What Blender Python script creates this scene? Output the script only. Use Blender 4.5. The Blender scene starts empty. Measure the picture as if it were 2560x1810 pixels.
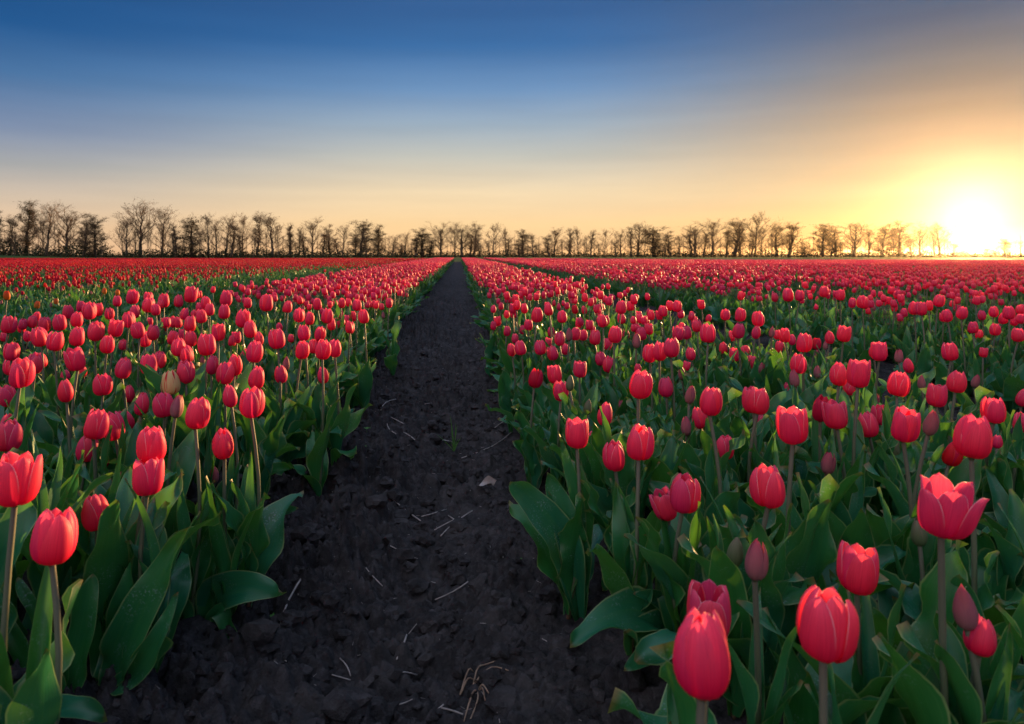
import bpy, math, random
import numpy as np
from mathutils import Vector, Matrix, Euler

# ------------------------------------------------------------------ camera, sky, sun, exposure
sc = bpy.context.scene
CAM_H = 0.80                      # eye height above the path
F = 1707.0                        # focal length in photo pixels (24 mm on a 36 mm sensor, 2560 px wide)
VX, HY = 1148.0, 637.0            # where the rows vanish, and the horizon, in photo pixels
cam_data = bpy.data.cameras.new('camera')
cam = bpy.data.objects.new('camera', cam_data)
sc.collection.objects.link(cam)
cam.location = (0, 0, CAM_H)
cam.rotation_euler = (math.radians(90), 0, 0)      # level camera looking along the rows (+Y), shifted lens
cam_data.lens = 24.0
cam_data.sensor_width = 36.0
cam_data.shift_x = (1280 - VX) / 2560
cam_data.shift_y = -(905 - HY) / 2560
cam_data.clip_start = 0.05
cam_data.clip_end = 6000
cam_data.dof.use_dof = True
cam_data.dof.focus_distance = 2.3
cam_data.dof.aperture_fstop = 8.0
sc.camera = cam

SUN_AZ = math.radians(37.0)       # to the right of the row direction (+Y)
SUN_EL = math.radians(2.5)
sun_dir = Vector((math.sin(SUN_AZ) * math.cos(SUN_EL), math.cos(SUN_AZ) * math.cos(SUN_EL), math.sin(SUN_EL)))

world = bpy.data.worlds.new('World')
sc.world = world
world.use_nodes = True
wn = world.node_tree.nodes
wl = world.node_tree.links
for n in list(wn):
    wn.remove(n)
w_out = wn.new('ShaderNodeOutputWorld')
w_bg = wn.new('ShaderNodeBackground')
EXPOSURE = 1.2
def w_math(op, a, b=None, clamp=False):
    m = wn.new('ShaderNodeMath'); m.operation = op; m.use_clamp = clamp
    for i, val in enumerate((a, b)):
        if val is None: continue
        if isinstance(val, (int, float)): m.inputs[i].default_value = val
        else: wl.new(val, m.inputs[i])
    return m.outputs[0]
def w_mix(a, b, fac, blend='MIX'):
    m = wn.new('ShaderNodeMix'); m.data_type = 'RGBA'; m.blend_type = blend; m.clamp_factor = False
    for sock, val in ((m.inputs[6], a), (m.inputs[7], b), (m.inputs[0], fac)):
        if isinstance(val, tuple): sock.default_value = (*val, 1)
        elif isinstance(val, (int, float)): sock.default_value = val
        else: wl.new(val, sock)
    return m.outputs[2]
w_tc = wn.new('ShaderNodeTexCoord')
w_sep = wn.new('ShaderNodeSeparateXYZ')
wl.new(w_tc.outputs['Generated'], w_sep.inputs[0])
w_el = w_math('MULTIPLY', w_math('ARCSINE', w_math('MAXIMUM', w_sep.outputs[2], 0.0)), 2 / math.pi)   # 0 horizon .. 1 zenith
w_pos = w_math('SQRT', w_el)
# azimuth away from the sun, 0 .. 1 (opposite)
w_az = w_math('ARCTAN2', w_sep.outputs[0], w_sep.outputs[1])
w_dz = w_math('DIVIDE', w_math('ARCCOSINE', w_math('COSINE', w_math('SUBTRACT', w_az, SUN_AZ))), math.pi)
def sky_ramp(stops):
    """Sky colour by elevation in degrees."""
    r = wn.new('ShaderNodeValToRGB')
    r.color_ramp.interpolation = 'LINEAR'
    el = r.color_ramp.elements
    while len(el) < len(stops): el.new(0.5)
    for e, (deg, c) in zip(el, stops):
        e.position = math.sqrt(deg / 90.0)
        e.color = (*c, 1)
    wl.new(w_pos, r.inputs['Fac'])
    return r.outputs[0]
ZENITH = (0.74, 0.80, 1.05)  # unseen overhead sky, raised above its natural brightness to light the flowers
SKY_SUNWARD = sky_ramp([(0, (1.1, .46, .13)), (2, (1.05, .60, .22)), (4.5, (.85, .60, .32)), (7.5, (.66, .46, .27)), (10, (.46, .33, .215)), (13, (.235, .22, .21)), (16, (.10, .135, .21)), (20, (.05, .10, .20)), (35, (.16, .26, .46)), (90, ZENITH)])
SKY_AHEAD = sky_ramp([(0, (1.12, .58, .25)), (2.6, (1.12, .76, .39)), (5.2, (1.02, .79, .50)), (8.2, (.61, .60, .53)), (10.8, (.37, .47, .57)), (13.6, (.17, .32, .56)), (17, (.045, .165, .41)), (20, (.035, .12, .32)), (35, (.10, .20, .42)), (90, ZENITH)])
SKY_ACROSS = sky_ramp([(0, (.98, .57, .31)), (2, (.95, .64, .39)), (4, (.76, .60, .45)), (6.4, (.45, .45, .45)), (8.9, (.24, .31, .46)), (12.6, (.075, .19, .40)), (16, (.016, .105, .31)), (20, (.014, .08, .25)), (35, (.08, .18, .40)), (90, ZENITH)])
SKY_BEHIND = sky_ramp([(0, (.74, .51, .44)), (4, (.84, .60, .57)), (9, (.88, .66, .67)), (16, (.86, .70, .77)), (28, (.82, .74, .88)), (50, (.78, .79, .98)), (90, ZENITH)])  # unseen sky behind the camera, brightened to light the flower fronts
def w_step(x, lo, hi):
    m = wn.new('ShaderNodeMapRange'); m.interpolation_type = 'SMOOTHSTEP'
    wl.new(x, m.inputs[0]); m.inputs[1].default_value = lo; m.inputs[2].default_value = hi
    return m.outputs[0]
w_col = w_mix(SKY_SUNWARD, SKY_AHEAD, w_step(w_dz, 0.0, 30 / 180))
w_col = w_mix(w_col, SKY_ACROSS, w_step(w_dz, 38 / 180, 73 / 180))
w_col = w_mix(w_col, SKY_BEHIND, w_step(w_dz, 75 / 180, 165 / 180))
# glow of the low sun in the damp air
w_dot = wn.new('ShaderNodeVectorMath'); w_dot.operation = 'DOT_PRODUCT'
wl.new(w_tc.outputs['Generated'], w_dot.inputs[0]); w_dot.inputs[1].default_value = sun_dir
w_th = w_math('MULTIPLY', w_math('ARCCOSINE', w_math('MINIMUM', w_dot.outputs['Value'], 0.99999)), 180 / math.pi)
w_g1 = w_math('MULTIPLY', w_math('EXPONENT', w_math('MULTIPLY', w_math('POWER', w_math('DIVIDE', w_th, 2.3), 1.5), -1.0)), 1.0)
w_g2 = w_math('MULTIPLY', w_math('EXPONENT', w_math('MULTIPLY', w_th, -1 / 4.0)), 0.12)
w_col = w_mix(w_col, w_mix((0, 0, 0), (1.0, 0.93, 0.72), w_g1), 1.0, 'ADD')
w_col = w_mix(w_col, w_mix((0, 0, 0), (1.0, 0.62, 0.22), w_g2), 1.0, 'ADD')
w_sky = wn.new('ShaderNodeTexSky')
w_sky.sky_type = 'NISHITA'
w_sky.sun_disc = False
w_sky.sun_elevation = SUN_EL
w_sky.sun_rotation = SUN_AZ
w_sky.ozone_density = 3.0
w_col = w_mix(w_col, w_mix((0, 0, 0), w_sky.outputs[0], 0.12), 0.12)
# faint streaks of high thin cloud
w_map = wn.new('ShaderNodeMapping'); w_map.inputs['Scale'].default_value = (2.2, 2.2, 26.0)
wl.new(w_tc.outputs['Generated'], w_map.inputs[0])
w_nz = wn.new('ShaderNodeTexNoise'); w_nz.inputs['Scale'].default_value = 1.6; w_nz.inputs['Detail'].default_value = 5.0
wl.new(w_map.outputs[0], w_nz.inputs['Vector'])
w_col = w_mix(w_col, w_mix((0.965, 0.967, 0.97), (1.03, 1.028, 1.024), w_step(w_nz.outputs[0], 0.3, 0.7)), 1.0, 'MULTIPLY')
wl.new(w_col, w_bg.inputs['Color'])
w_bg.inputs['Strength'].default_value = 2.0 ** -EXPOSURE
wl.new(w_bg.outputs[0], w_out.inputs['Surface'])

sun_data = bpy.data.lights.new('sun', 'SUN')
sun_data.energy = 5.0
sun_data.angle = math.radians(1.5)
sun_data.color = (1.0, 0.56, 0.22)
sun = bpy.data.objects.new('sun', sun_data)
sc.collection.objects.link(sun)
sun.rotation_euler = sun_dir.to_track_quat('Z', 'Y').to_euler()

sc.view_settings.view_transform = 'Standard'
sc.view_settings.look = 'None'
sc.view_settings.gamma = 1.0
sc.view_settings.use_curve_mapping = False
sc.view_settings.exposure = EXPOSURE
sc.cycles.use_denoising = True
sc.cycles.max_bounces = 6
sc.cycles.diffuse_bounces = 4
sc.cycles.volume_bounces = 0
sc.cycles.caustics_reflective = False
sc.cycles.caustics_refractive = False
sc.cycles.use_adaptive_sampling = True
sc.cycles.adaptive_threshold = 0.02
sc.cycles.transmission_bounces = 6
sc.cycles.transparent_max_bounces = 8

rng = random.Random(11)
nrg = np.random.default_rng(11)
COL = sc.collection.objects

# ------------------------------------------------------------------ helpers
def ground_pt(px, py, z=0.0):
    """The point of height z that the photo shows at pixel (px, py)."""
    d = (CAM_H - z) * F / (py - HY)
    return Vector(((px - VX) / F * d, d, z))

def tag(o, label, cat, group=None, kind=None):
    if label: o['label'] = label
    if cat: o['category'] = cat
    if group: o['group'] = group
    if kind: o['kind'] = kind
    return o

def make_mesh(name, verts, faces, uvs=None, mats=(), mat_idx=None, smooth=True):
    me = bpy.data.meshes.new(name)
    me.from_pydata([tuple(v) for v in verts], [], [tuple(f) for f in faces])
    for m in mats:
        me.materials.append(m)
    if smooth:
        me.polygons.foreach_set('use_smooth', [True] * len(me.polygons))
    if mat_idx is not None:
        me.polygons.foreach_set('material_index', list(mat_idx))
    if uvs is not None:
        lay = me.uv_layers.new(name='UVMap')
        idx = np.empty(len(me.loops), dtype=np.int32)
        me.loops.foreach_get('vertex_index', idx)
        lay.data.foreach_set('uv', np.asarray(uvs, dtype=np.float32)[idx].ravel())
    me.update()
    return me

class MB:
    """Collects vertices, faces, uvs and material slots for one mesh."""
    def __init__(self):
        self.v, self.f, self.uv, self.mi = [], [], [], []
    def add(self, v, f, uv=None, mi=0, M=None):
        b = len(self.v)
        if M is not None:
            v = [M @ Vector(p) for p in v]
        self.v.extend(v)
        self.f.extend([tuple(i + b for i in q) for q in f])
        self.uv.extend(uv if uv is not None else [(0.5, 0.5)] * len(v))
        self.mi.extend([mi] * len(f))
    def mesh(self, name, mats):
        return make_mesh(name, self.v, self.f, self.uv, mats, self.mi)

def link_obj(name, me, parent=None, loc=(0, 0, 0), rot=(0, 0, 0), scale=(1, 1, 1)):
    o = bpy.data.objects.new(name, me)
    COL.link(o)
    o.location, o.rotation_euler, o.scale = loc, rot, scale
    if parent is not None:
        o.parent = parent
    return o

def tube(points, radii, sides=6, cap=True):
    v, f, uv = [], [], []
    n = len(points)
    pts = [Vector(p) for p in points]
    ref = Vector((0.31, 0.95, 0.11)).normalized()
    for i, p in enumerate(pts):
        t = (pts[min(i + 1, n - 1)] - pts[max(i - 1, 0)]).normalized()
        a = t.cross(ref)
        if a.length < 0.05:
            a = t.cross(Vector((1, 0, 0)))
        a.normalize()
        b = t.cross(a)
        for k in range(sides):
            w = 2 * math.pi * k / sides
            v.append(p + (a * math.cos(w) + b * math.sin(w)) * radii[i])
            uv.append((k / sides, i / (n - 1)))
    for i in range(n - 1):
        for k in range(sides):
            k2 = (k + 1) % sides
            f.append((i * sides + k, i * sides + k2, (i + 1) * sides + k2, (i + 1) * sides + k))
    if cap:
        f.append(tuple(range(sides))[::-1])
        f.append(tuple((n - 1) * sides + k for k in range(sides)))
    return v, f, uv

def lerp_table(tab, x):
    return float(np.interp(x, [t[0] for t in tab], [t[1] for t in tab]))

def smooth_curve(pts, n):
    """Catmull-Rom resampling of control points to n rows."""
    P = np.array([pts[0]] + list(pts) + [pts[-1]], float)
    out = []
    segs = len(pts) - 1
    for i in range(n):
        s = i / (n - 1) * segs
        k = min(int(s), segs - 1)
        t = s - k
        p0, p1, p2, p3 = P[k], P[k + 1], P[k + 2], P[k + 3]
        out.append(0.5 * (2 * p1 + (p2 - p0) * t + (2 * p0 - 5 * p1 + 4 * p2 - p3) * t * t + (3 * p1 - p0 - 3 * p2 + p3) * t ** 3))
    return out

_perm = np.random.default_rng(5).random((256, 256))
def vnoise(x, y):
    xi, yi = np.floor(x).astype(int), np.floor(y).astype(int)
    xf, yf = x - xi, y - yi
    xf, yf = xf * xf * (3 - 2 * xf), yf * yf * (3 - 2 * yf)
    g = lambda a, b: _perm[a & 255, b & 255]
    return (g(xi, yi) * (1 - xf) + g(xi + 1, yi) * xf) * (1 - yf) + (g(xi, yi + 1) * (1 - xf) + g(xi + 1, yi + 1) * xf) * yf - 0.5

_cells = np.random.default_rng(9).random((128, 128, 3))
def clod_noise(x, y):
    """Rounded lumps: highest bump of the jittered cells around each point, 0..1."""
    xi, yi = np.floor(x).astype(int), np.floor(y).astype(int)
    best = np.zeros_like(x)
    for dx in (-1, 0, 1):
        for dy in (-1, 0, 1):
            c = _cells[(xi + dx) & 127, (yi + dy) & 127]
            r = 0.25 + 0.5 * c[..., 2]
            d2 = ((xi + dx + c[..., 0] - x) ** 2 + (yi + dy + c[..., 1] - y) ** 2) / (r * r)
            best = np.maximum(best, np.sqrt(np.maximum(0, 1 - d2)) * r)
    return best

# ------------------------------------------------------------------ materials
def new_mat(name):
    m = bpy.data.materials.new(name)
    m.use_nodes = True
    nt = m.node_tree
    for n in list(nt.nodes):
        nt.nodes.remove(n)
    out = nt.nodes.new('ShaderNodeOutputMaterial')
    return m, nt, out

def N(nt, typ, **kw):
    n = nt.nodes.new(typ)
    for k, v in kw.items():
        if k in ('operation', 'blend_type', 'data_type', 'interpolation', 'noise_dimensions', 'feature'):
            setattr(n, k, v)
    return n

def ramp(nt, stops, fac=None):
    r = nt.nodes.new('ShaderNodeValToRGB')
    el = r.color_ramp.elements
    while len(el) < len(stops):
        el.new(0.5)
    for e, (p, c) in zip(el, stops):
        e.position = p
        e.color = (*c, 1) if len(c) == 3 else c
    if fac is not None:
        nt.links.new(fac, r.inputs['Fac'])
    return r

def mix(nt, a, b, fac, blend='MIX'):
    m = nt.nodes.new('ShaderNodeMix')
    m.data_type = 'RGBA'
    m.blend_type = blend
    for sock, val in ((m.inputs[6], a), (m.inputs[7], b)):
        if isinstance(val, tuple): sock.default_value = (*val, 1) if len(val) == 3 else val
        else: nt.links.new(val, sock)
    if isinstance(fac, (int, float)): m.inputs[0].default_value = fac
    else: nt.links.new(fac, m.inputs[0])
    return m.outputs[2]

def math_node(nt, op, a, b=None, c=None):
    m = nt.nodes.new('ShaderNodeMath')
    m.operation = op
    for i, val in enumerate((a, b, c)):
        if val is None: continue
        if isinstance(val, (int, float)): m.inputs[i].default_value = val
        else: nt.links.new(val, m.inputs[i])
    return m.outputs[0]

def noise_tex(nt, scale, detail=3, coord='Object', rough=0.55, vec=None):
    t = nt.nodes.new('ShaderNodeTexNoise')
    t.inputs['Scale'].default_value = scale
    t.inputs['Detail'].default_value = detail
    t.inputs['Roughness'].default_value = rough
    if vec is None:
        tc = nt.nodes.new('ShaderNodeTexCoord')
        vec = tc.outputs[coord]
    nt.links.new(vec, t.inputs['Vector'])
    return t

def uv_xy(nt):
    tc = nt.nodes.new('ShaderNodeTexCoord')
    s = nt.nodes.new('ShaderNodeSeparateXYZ')
    nt.links.new(tc.outputs['UV'], s.inputs[0])
    return s.outputs[0], s.outputs[1]

def thin_shader(nt, out, color, trans_col, trans, rough, spec=0.4, bump=None, sheen=0.0):
    """A thin leaf or petal: glossy-diffuse front plus light let through."""
    p = nt.nodes.new('ShaderNodeBsdfPrincipled')
    nt.links.new(color, p.inputs['Base Color'])
    if isinstance(rough, (int, float)): p.inputs['Roughness'].default_value = rough
    else: nt.links.new(rough, p.inputs['Roughness'])
    p.inputs['Specular IOR Level'].default_value = spec
    p.inputs['Sheen Weight'].default_value = sheen
    p.inputs['Sheen Roughness'].default_value = 0.4
    t = nt.nodes.new('ShaderNodeBsdfTranslucent')
    nt.links.new(trans_col, t.inputs['Color'])
    if bump is not None:
        nt.links.new(bump, p.inputs['Normal'])
    m = nt.nodes.new('ShaderNodeMixShader')
    m.inputs[0].default_value = trans
    nt.links.new(p.outputs[0], m.inputs[1])
    nt.links.new(t.outputs[0], m.inputs[2])
    nt.links.new(m.outputs[0], out.inputs['Surface'])

def petal_material(name, low, high, edge, edge_w=0.965, streak=None, trans=0.42, var=0.10):
    m, nt, out = new_mat(name)
    u, v = uv_xy(nt)
    au = math_node(nt, 'ABSOLUTE', math_node(nt, 'MULTIPLY', math_node(nt, 'SUBTRACT', u, 0.5), 2.0))
    body = ramp(nt, [(0.0, tuple(c * 0.8 for c in low)), (0.28, low), (0.72, tuple(0.45 * a + 0.55 * b for a, b in zip(low, high))), (0.97, high)], v).outputs[0]  # pinker tips; brightness of light from above is also put into this colour
    # fine veins that run up the petal
    tc = nt.nodes.new('ShaderNodeTexCoord')
    mp = nt.nodes.new('ShaderNodeMapping')
    mp.inputs['Scale'].default_value = (26, 1.6, 1)
    nt.links.new(tc.outputs['UV'], mp.inputs[0])
    vein = noise_tex(nt, 1.0, 3, vec=mp.outputs[0])
    body = mix(nt, body, tuple(c * 0.62 for c in low), math_node(nt, 'MULTIPLY', ramp(nt, [(0.45, (0, 0, 0)), (0.7, (1, 1, 1))], vein.outputs[0]).outputs[0], 0.4))
    if streak:
        mp2 = nt.nodes.new('ShaderNodeMapping')
        mp2.inputs['Scale'].default_value = (7, 1.3, 1)
        nt.links.new(tc.outputs['UV'], mp2.inputs[0])
        oi2 = nt.nodes.new('ShaderNodeObjectInfo')
        nt.links.new(oi2.outputs['Location'], mp2.inputs['Location'])
        fl = noise_tex(nt, 1.0, 5, vec=mp2.outputs[0])
        body = mix(nt, body, streak, ramp(nt, [(0.50, (0, 0, 0)), (0.58, (1, 1, 1))], fl.outputs[0]).outputs[0])
    # the pale margin of the petal, broken up along its length
    brk = noise_tex(nt, 5.0, 2, coord='UV')
    em = ramp(nt, [(edge_w - 0.05, (0, 0, 0)), (edge_w, (1, 1, 1))], math_node(nt, 'ADD', au, math_node(nt, 'MULTIPLY', math_node(nt, 'SUBTRACT', brk.outputs[0], 0.5), 0.05))).outputs[0]
    vm = ramp(nt, [(0.42, (0, 0, 0)), (0.72, (1, 1, 1))], v).outputs[0]
    col = mix(nt, body, edge, math_node(nt, 'MULTIPLY', em, math_node(nt, 'MULTIPLY', vm, 0.75)))
    oi = nt.nodes.new('ShaderNodeObjectInfo')
    hs = nt.nodes.new('ShaderNodeHueSaturation')
    nt.links.new(col, hs.inputs['Color'])
    nt.links.new(math_node(nt, 'ADD', math_node(nt, 'MULTIPLY', oi.outputs['Random'], 2 * var), 1.0 - var), hs.inputs['Value'])
    nt.links.new(math_node(nt, 'ADD', math_node(nt, 'MULTIPLY', oi.outputs['Random'], 0.016), 0.492), hs.inputs['Hue'])
    bp = nt.nodes.new('ShaderNodeBump')
    bp.inputs['Strength'].default_value = 0.10
    bp.inputs['Distance'].default_value = 0.002
    nt.links.new(vein.outputs[0], bp.inputs['Height'])
    thin_shader(nt, out, hs.outputs[0], hs.outputs[0], trans, 0.52, 0.34, bp.outputs[0], 0.0)
    return m

M_PINK = petal_material('petal_pink_red', (0.90, 0.010, 0.105), (1.0, 0.135, 0.260), (0.97, 0.64, 0.70))
M_RED = petal_material('petal_deep_red', (0.66, 0.004, 0.040), (0.80, 0.018, 0.065), (0.82, 0.10, 0.12))
M_BUD = petal_material('petal_dusky_bud', (0.36, 0.16, 0.17), (0.58, 0.05, 0.10), (0.60, 0.22, 0.26), trans=0.25)
M_GREENBUD = petal_material('petal_green_bud', (0.11, 0.17, 0.07), (0.22, 0.20, 0.13), (0.35, 0.22, 0.18), trans=0.2)
M_CREAM = petal_material('petal_cream_striped', (0.86, 0.66, 0.30), (0.90, 0.72, 0.36), (0.9, 0.6, 0.5), streak=(0.75, 0.02, 0.05))
M_ORANGE = petal_material('petal_orange_red', (0.70, 0.25, 0.03), (0.75, 0.02, 0.02), (0.80, 0.30, 0.08))

def leaf_material():
    m, nt, out = new_mat('tulip_leaf')
    u, v = uv_xy(nt)
    au = math_node(nt, 'ABSOLUTE', math_node(nt, 'MULTIPLY', math_node(nt, 'SUBTRACT', u, 0.5), 2.0))
    oi = nt.nodes.new('ShaderNodeObjectInfo')
    n1 = noise_tex(nt, 14.0, 3)
    base = mix(nt, (0.009, 0.130, 0.042), (0.026, 0.215, 0.030), n1.outputs[0])
    base = mix(nt, base, (0.013, 0.165, 0.105), math_node(nt, 'MULTIPLY', oi.outputs['Random'], 0.75))
    # parallel veins
    tc = nt.nodes.new('ShaderNodeTexCoord')
    mp = nt.nodes.new('ShaderNodeMapping')
    mp.inputs['Scale'].default_value = (30, 0.7, 1)
    nt.links.new(tc.outputs['UV'], mp.inputs[0])
    vein = noise_tex(nt, 1.0, 2, vec=mp.outputs[0])
    base = mix(nt, base, (0.065, 0.25, 0.06), math_node(nt, 'MULTIPLY', ramp(nt, [(0.48, (0, 0, 0)), (0.72, (1, 1, 1))], vein.outputs[0]).outputs[0], 0.5))
    # chalky residue in drifting patches of fine specks
    sp = noise_tex(nt, 260.0, 2)
    pat = noise_tex(nt, 16.0, 2)
    spk = math_node(nt, 'MULTIPLY', ramp(nt, [(0.57, (0, 0, 0)), (0.66, (1, 1, 1))], sp.outputs[0]).outputs[0],
                    ramp(nt, [(0.50, (0, 0, 0)), (0.72, (1, 1, 1))], pat.outputs[0]).outputs[0])
    base = mix(nt, base, (0.34, 0.46, 0.46), math_node(nt, 'MULTIPLY', spk, 0.75))
    # thin pale rim, reddish here and there, lightened further as backlit glow; scorched tip
    rim = ramp(nt, [(0.915, (0, 0, 0)), (0.95, (1, 1, 1))], au).outputs[0]
    base = mix(nt, base, (0.33, 0.42, 0.16), math_node(nt, 'MULTIPLY', rim, 0.55))
    tip = ramp(nt, [(0.955, (0, 0, 0)), (0.99, (1, 1, 1))], v).outputs[0]
    base = mix(nt, base, (0.30, 0.15, 0.06), math_node(nt, 'MULTIPLY', tip, 0.6))
    tcol = mix(nt, base, (0.16, 0.42, 0.02), 0.72)
    rough = math_node(nt, 'ADD', 0.24, math_node(nt, 'MULTIPLY', n1.outputs[0], 0.26))
    bp = nt.nodes.new('ShaderNodeBump')
    bp.inputs['Strength'].default_value = 0.18
    bp.inputs['Distance'].default_value = 0.003
    nt.links.new(vein.outputs[0], bp.inputs['Height'])
    thin_shader(nt, out, base, tcol, 0.30, rough, 0.62, bp.outputs[0])
    return m
M_LEAF = leaf_material()

def simple_mat(name, c1, c2, scale=20.0, rough=0.7, spec=0.3, bump=0.0, coord='Object', trans=0.0):
    m, nt, out = new_mat(name)
    n = noise_tex(nt, scale, 4, coord=coord)
    col = mix(nt, c1, c2, ramp(nt, [(0.35, (0, 0, 0)), (0.65, (1, 1, 1))], n.outputs[0]).outputs[0])
    p = nt.nodes.new('ShaderNodeBsdfPrincipled')
    nt.links.new(col, p.inputs['Base Color'])
    p.inputs['Roughness'].default_value = rough
    p.inputs['Specular IOR Level'].default_value = spec
    if bump:
        b = nt.nodes.new('ShaderNodeBump')
        b.inputs['Strength'].default_value = bump
        b.inputs['Distance'].default_value = 0.01
        nt.links.new(n.outputs[0], b.inputs['Height'])
        nt.links.new(b.outputs[0], p.inputs['Normal'])
    nt.links.new(p.outputs[0], out.inputs['Surface'])
    return m

def stem_material():
    m, nt, out = new_mat('tulip_stem')
    u, v = uv_xy(nt)
    n = noise_tex(nt, 30.0, 3)
    col = ramp(nt, [(0.0, (0.16, 0.055, 0.025)), (0.08, (0.08, 0.13, 0.045)), (0.55, (0.10, 0.15, 0.07)), (1.0, (0.15, 0.155, 0.11))], v).outputs[0]
    col = mix(nt, col, (0.12, 0.12, 0.095), math_node(nt, 'MULTIPLY', n.outputs[0], 0.5))
    p = nt.nodes.new('ShaderNodeBsdfPrincipled')
    nt.links.new(col, p.inputs['Base Color'])
    p.inputs['Roughness'].default_value = 0.5
    nt.links.new(p.outputs[0], out.inputs['Surface'])
    return m
M_STEM = stem_material()

def soil_material():
    m, nt, out = new_mat('dark_soil')
    n1 = noise_tex(nt, 3.0, 5)
    n2 = noise_tex(nt, 70.0, 8, rough=0.72)
    n3 = noise_tex(nt, 320.0, 3, rough=0.6)
    col = mix(nt, (0.027, 0.027, 0.027), (0.052, 0.051, 0.051), n1.outputs[0])
    col = mix(nt, col, (0.090, 0.088, 0.087), math_node(nt, 'MULTIPLY', ramp(nt, [(0.48, (0, 0, 0)), (0.72, (1, 1, 1))], n2.outputs[0]).outputs[0], 0.6))
    tcs = nt.nodes.new('ShaderNodeTexCoord')
    wob = noise_tex(nt, 35.0, 3)
    wv = nt.nodes.new('ShaderNodeVectorMath'); wv.operation = 'MULTIPLY_ADD'
    nt.links.new(wob.outputs['Color'], wv.inputs[0]); wv.inputs[1].default_value = (0.03, 0.03, 0.03); nt.links.new(tcs.outputs['Object'], wv.inputs[2])
    for sc_, amt in ((24.0, 0.34), (60.0, 0.38)):
        vo = nt.nodes.new('ShaderNodeTexVoronoi'); vo.inputs['Scale'].default_value = sc_
        nt.links.new(wv.outputs[0], vo.inputs['Vector'])
        sp_ = nt.nodes.new('ShaderNodeSeparateColor'); nt.links.new(vo.outputs['Color'], sp_.inputs[0])
        tone = ramp(nt, [(0.0, (0.45, 0.45, 0.46)), (0.55, (0.95, 0.94, 0.95)), (1.0, (1.9, 1.86, 1.9))], sp_.outputs[0]).outputs[0]
        col = mix(nt, col, tone, amt, 'MULTIPLY')
    dry = noise_tex(nt, 9.0, 4)
    col = mix(nt, col, (0.105, 0.101, 0.098), math_node(nt, 'MULTIPLY', ramp(nt, [(0.52, (0, 0, 0)), (0.70, (1, 1, 1))], dry.outputs[0]).outputs[0], 0.5))
    # pale grit and fibre crumbs
    g = ramp(nt, [(0.735, (0, 0, 0)), (0.76, (1, 1, 1))], n3.outputs[0]).outputs[0]
    col = mix(nt, col, (0.17, 0.16, 0.16), math_node(nt, 'MULTIPLY', g, 0.5))
    p = nt.nodes.new('ShaderNodeBsdfPrincipled')
    nt.links.new(col, p.inputs['Base Color'])
    p.inputs['Roughness'].default_value = 0.95
    p.inputs['Specular IOR Level'].default_value = 0.15
    b1 = nt.nodes.new('ShaderNodeBump')
    b1.inputs['Strength'].default_value = 0.6
    b1.inputs['Distance'].default_value = 0.012
    nt.links.new(n2.outputs[0], b1.inputs['Height'])
    b2 = nt.nodes.new('ShaderNodeBump')
    b2.inputs['Strength'].default_value = 0.8
    b2.inputs['Distance'].default_value = 0.005
    nt.links.new(n3.outputs[0], b2.inputs['Height'])
    nt.links.new(b1.outputs[0], b2.inputs['Normal'])
    nt.links.new(b2.outputs[0], p.inputs['Normal'])
    nt.links.new(p.outputs[0], out.inputs['Surface'])
    return m
M_SOIL = soil_material()
M_STRAW = simple_mat('dry_straw', (0.42, 0.39, 0.36), (0.24, 0.22, 0.20), 60, 0.6)
M_DRYLEAF = simple_mat('dry_leaf', (0.48, 0.46, 0.45), (0.20, 0.13, 0.07), 22, 0.7)
M_ROOT = simple_mat('dry_root', (0.34, 0.25, 0.17), (0.18, 0.12, 0.08), 60, 0.7)
M_WEED = simple_mat('weed_green', (0.06, 0.20, 0.03), (0.10, 0.26, 0.06), 60, 0.5)
M_GRASS = simple_mat('far_grass', (0.035, 0.085, 0.015), (0.075, 0.115, 0.025), 0.15, 0.9, 0.1)
M_FALLOW = simple_mat('far_fallow', (0.085, 0.080, 0.055), (0.12, 0.10, 0.07), 0.3, 0.9, 0.1)
M_BARK = simple_mat('bark', (0.085, 0.065, 0.048), (0.14, 0.11, 0.08), 3, 0.9, 0.2)
M_TWIG = simple_mat('twigs', (0.17, 0.105, 0.06), (0.24, 0.15, 0.085), 2, 0.9, 0.2)
M_BUDLEAF = simple_mat('young_leaves', (0.08, 0.09, 0.035), (0.06, 0.075, 0.025), 2, 0.9, 0.2)
M_SCRUB = simple_mat('scrub_leaves', (0.025, 0.035, 0.014), (0.045, 0.05, 0.02), 2, 0.9, 0.2)

# ------------------------------------------------------------------ beds (x ranges of the planted strips) and ground
FIELD_END = 78.0
BEDS = [(-2.62, -0.64, 'left')]
BEDS.append((0.30, 1.68, 'right'))
x = 2.72
while x < 75:
    BEDS.append((x, x + 1.45, 'right'))
    x += 2.2
x = -3.35
while x > -70:
    BEDS.append((x - 2.6, x, 'red'))
    x -= 2.95

def field_end(X):
    return FIELD_END if X < 2 else max(46.0, FIELD_END - (X - 2) * 2.0)

def in_bed(X):
    for a, b, k in BEDS:
        if a <= X <= b: return k
    return None

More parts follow.
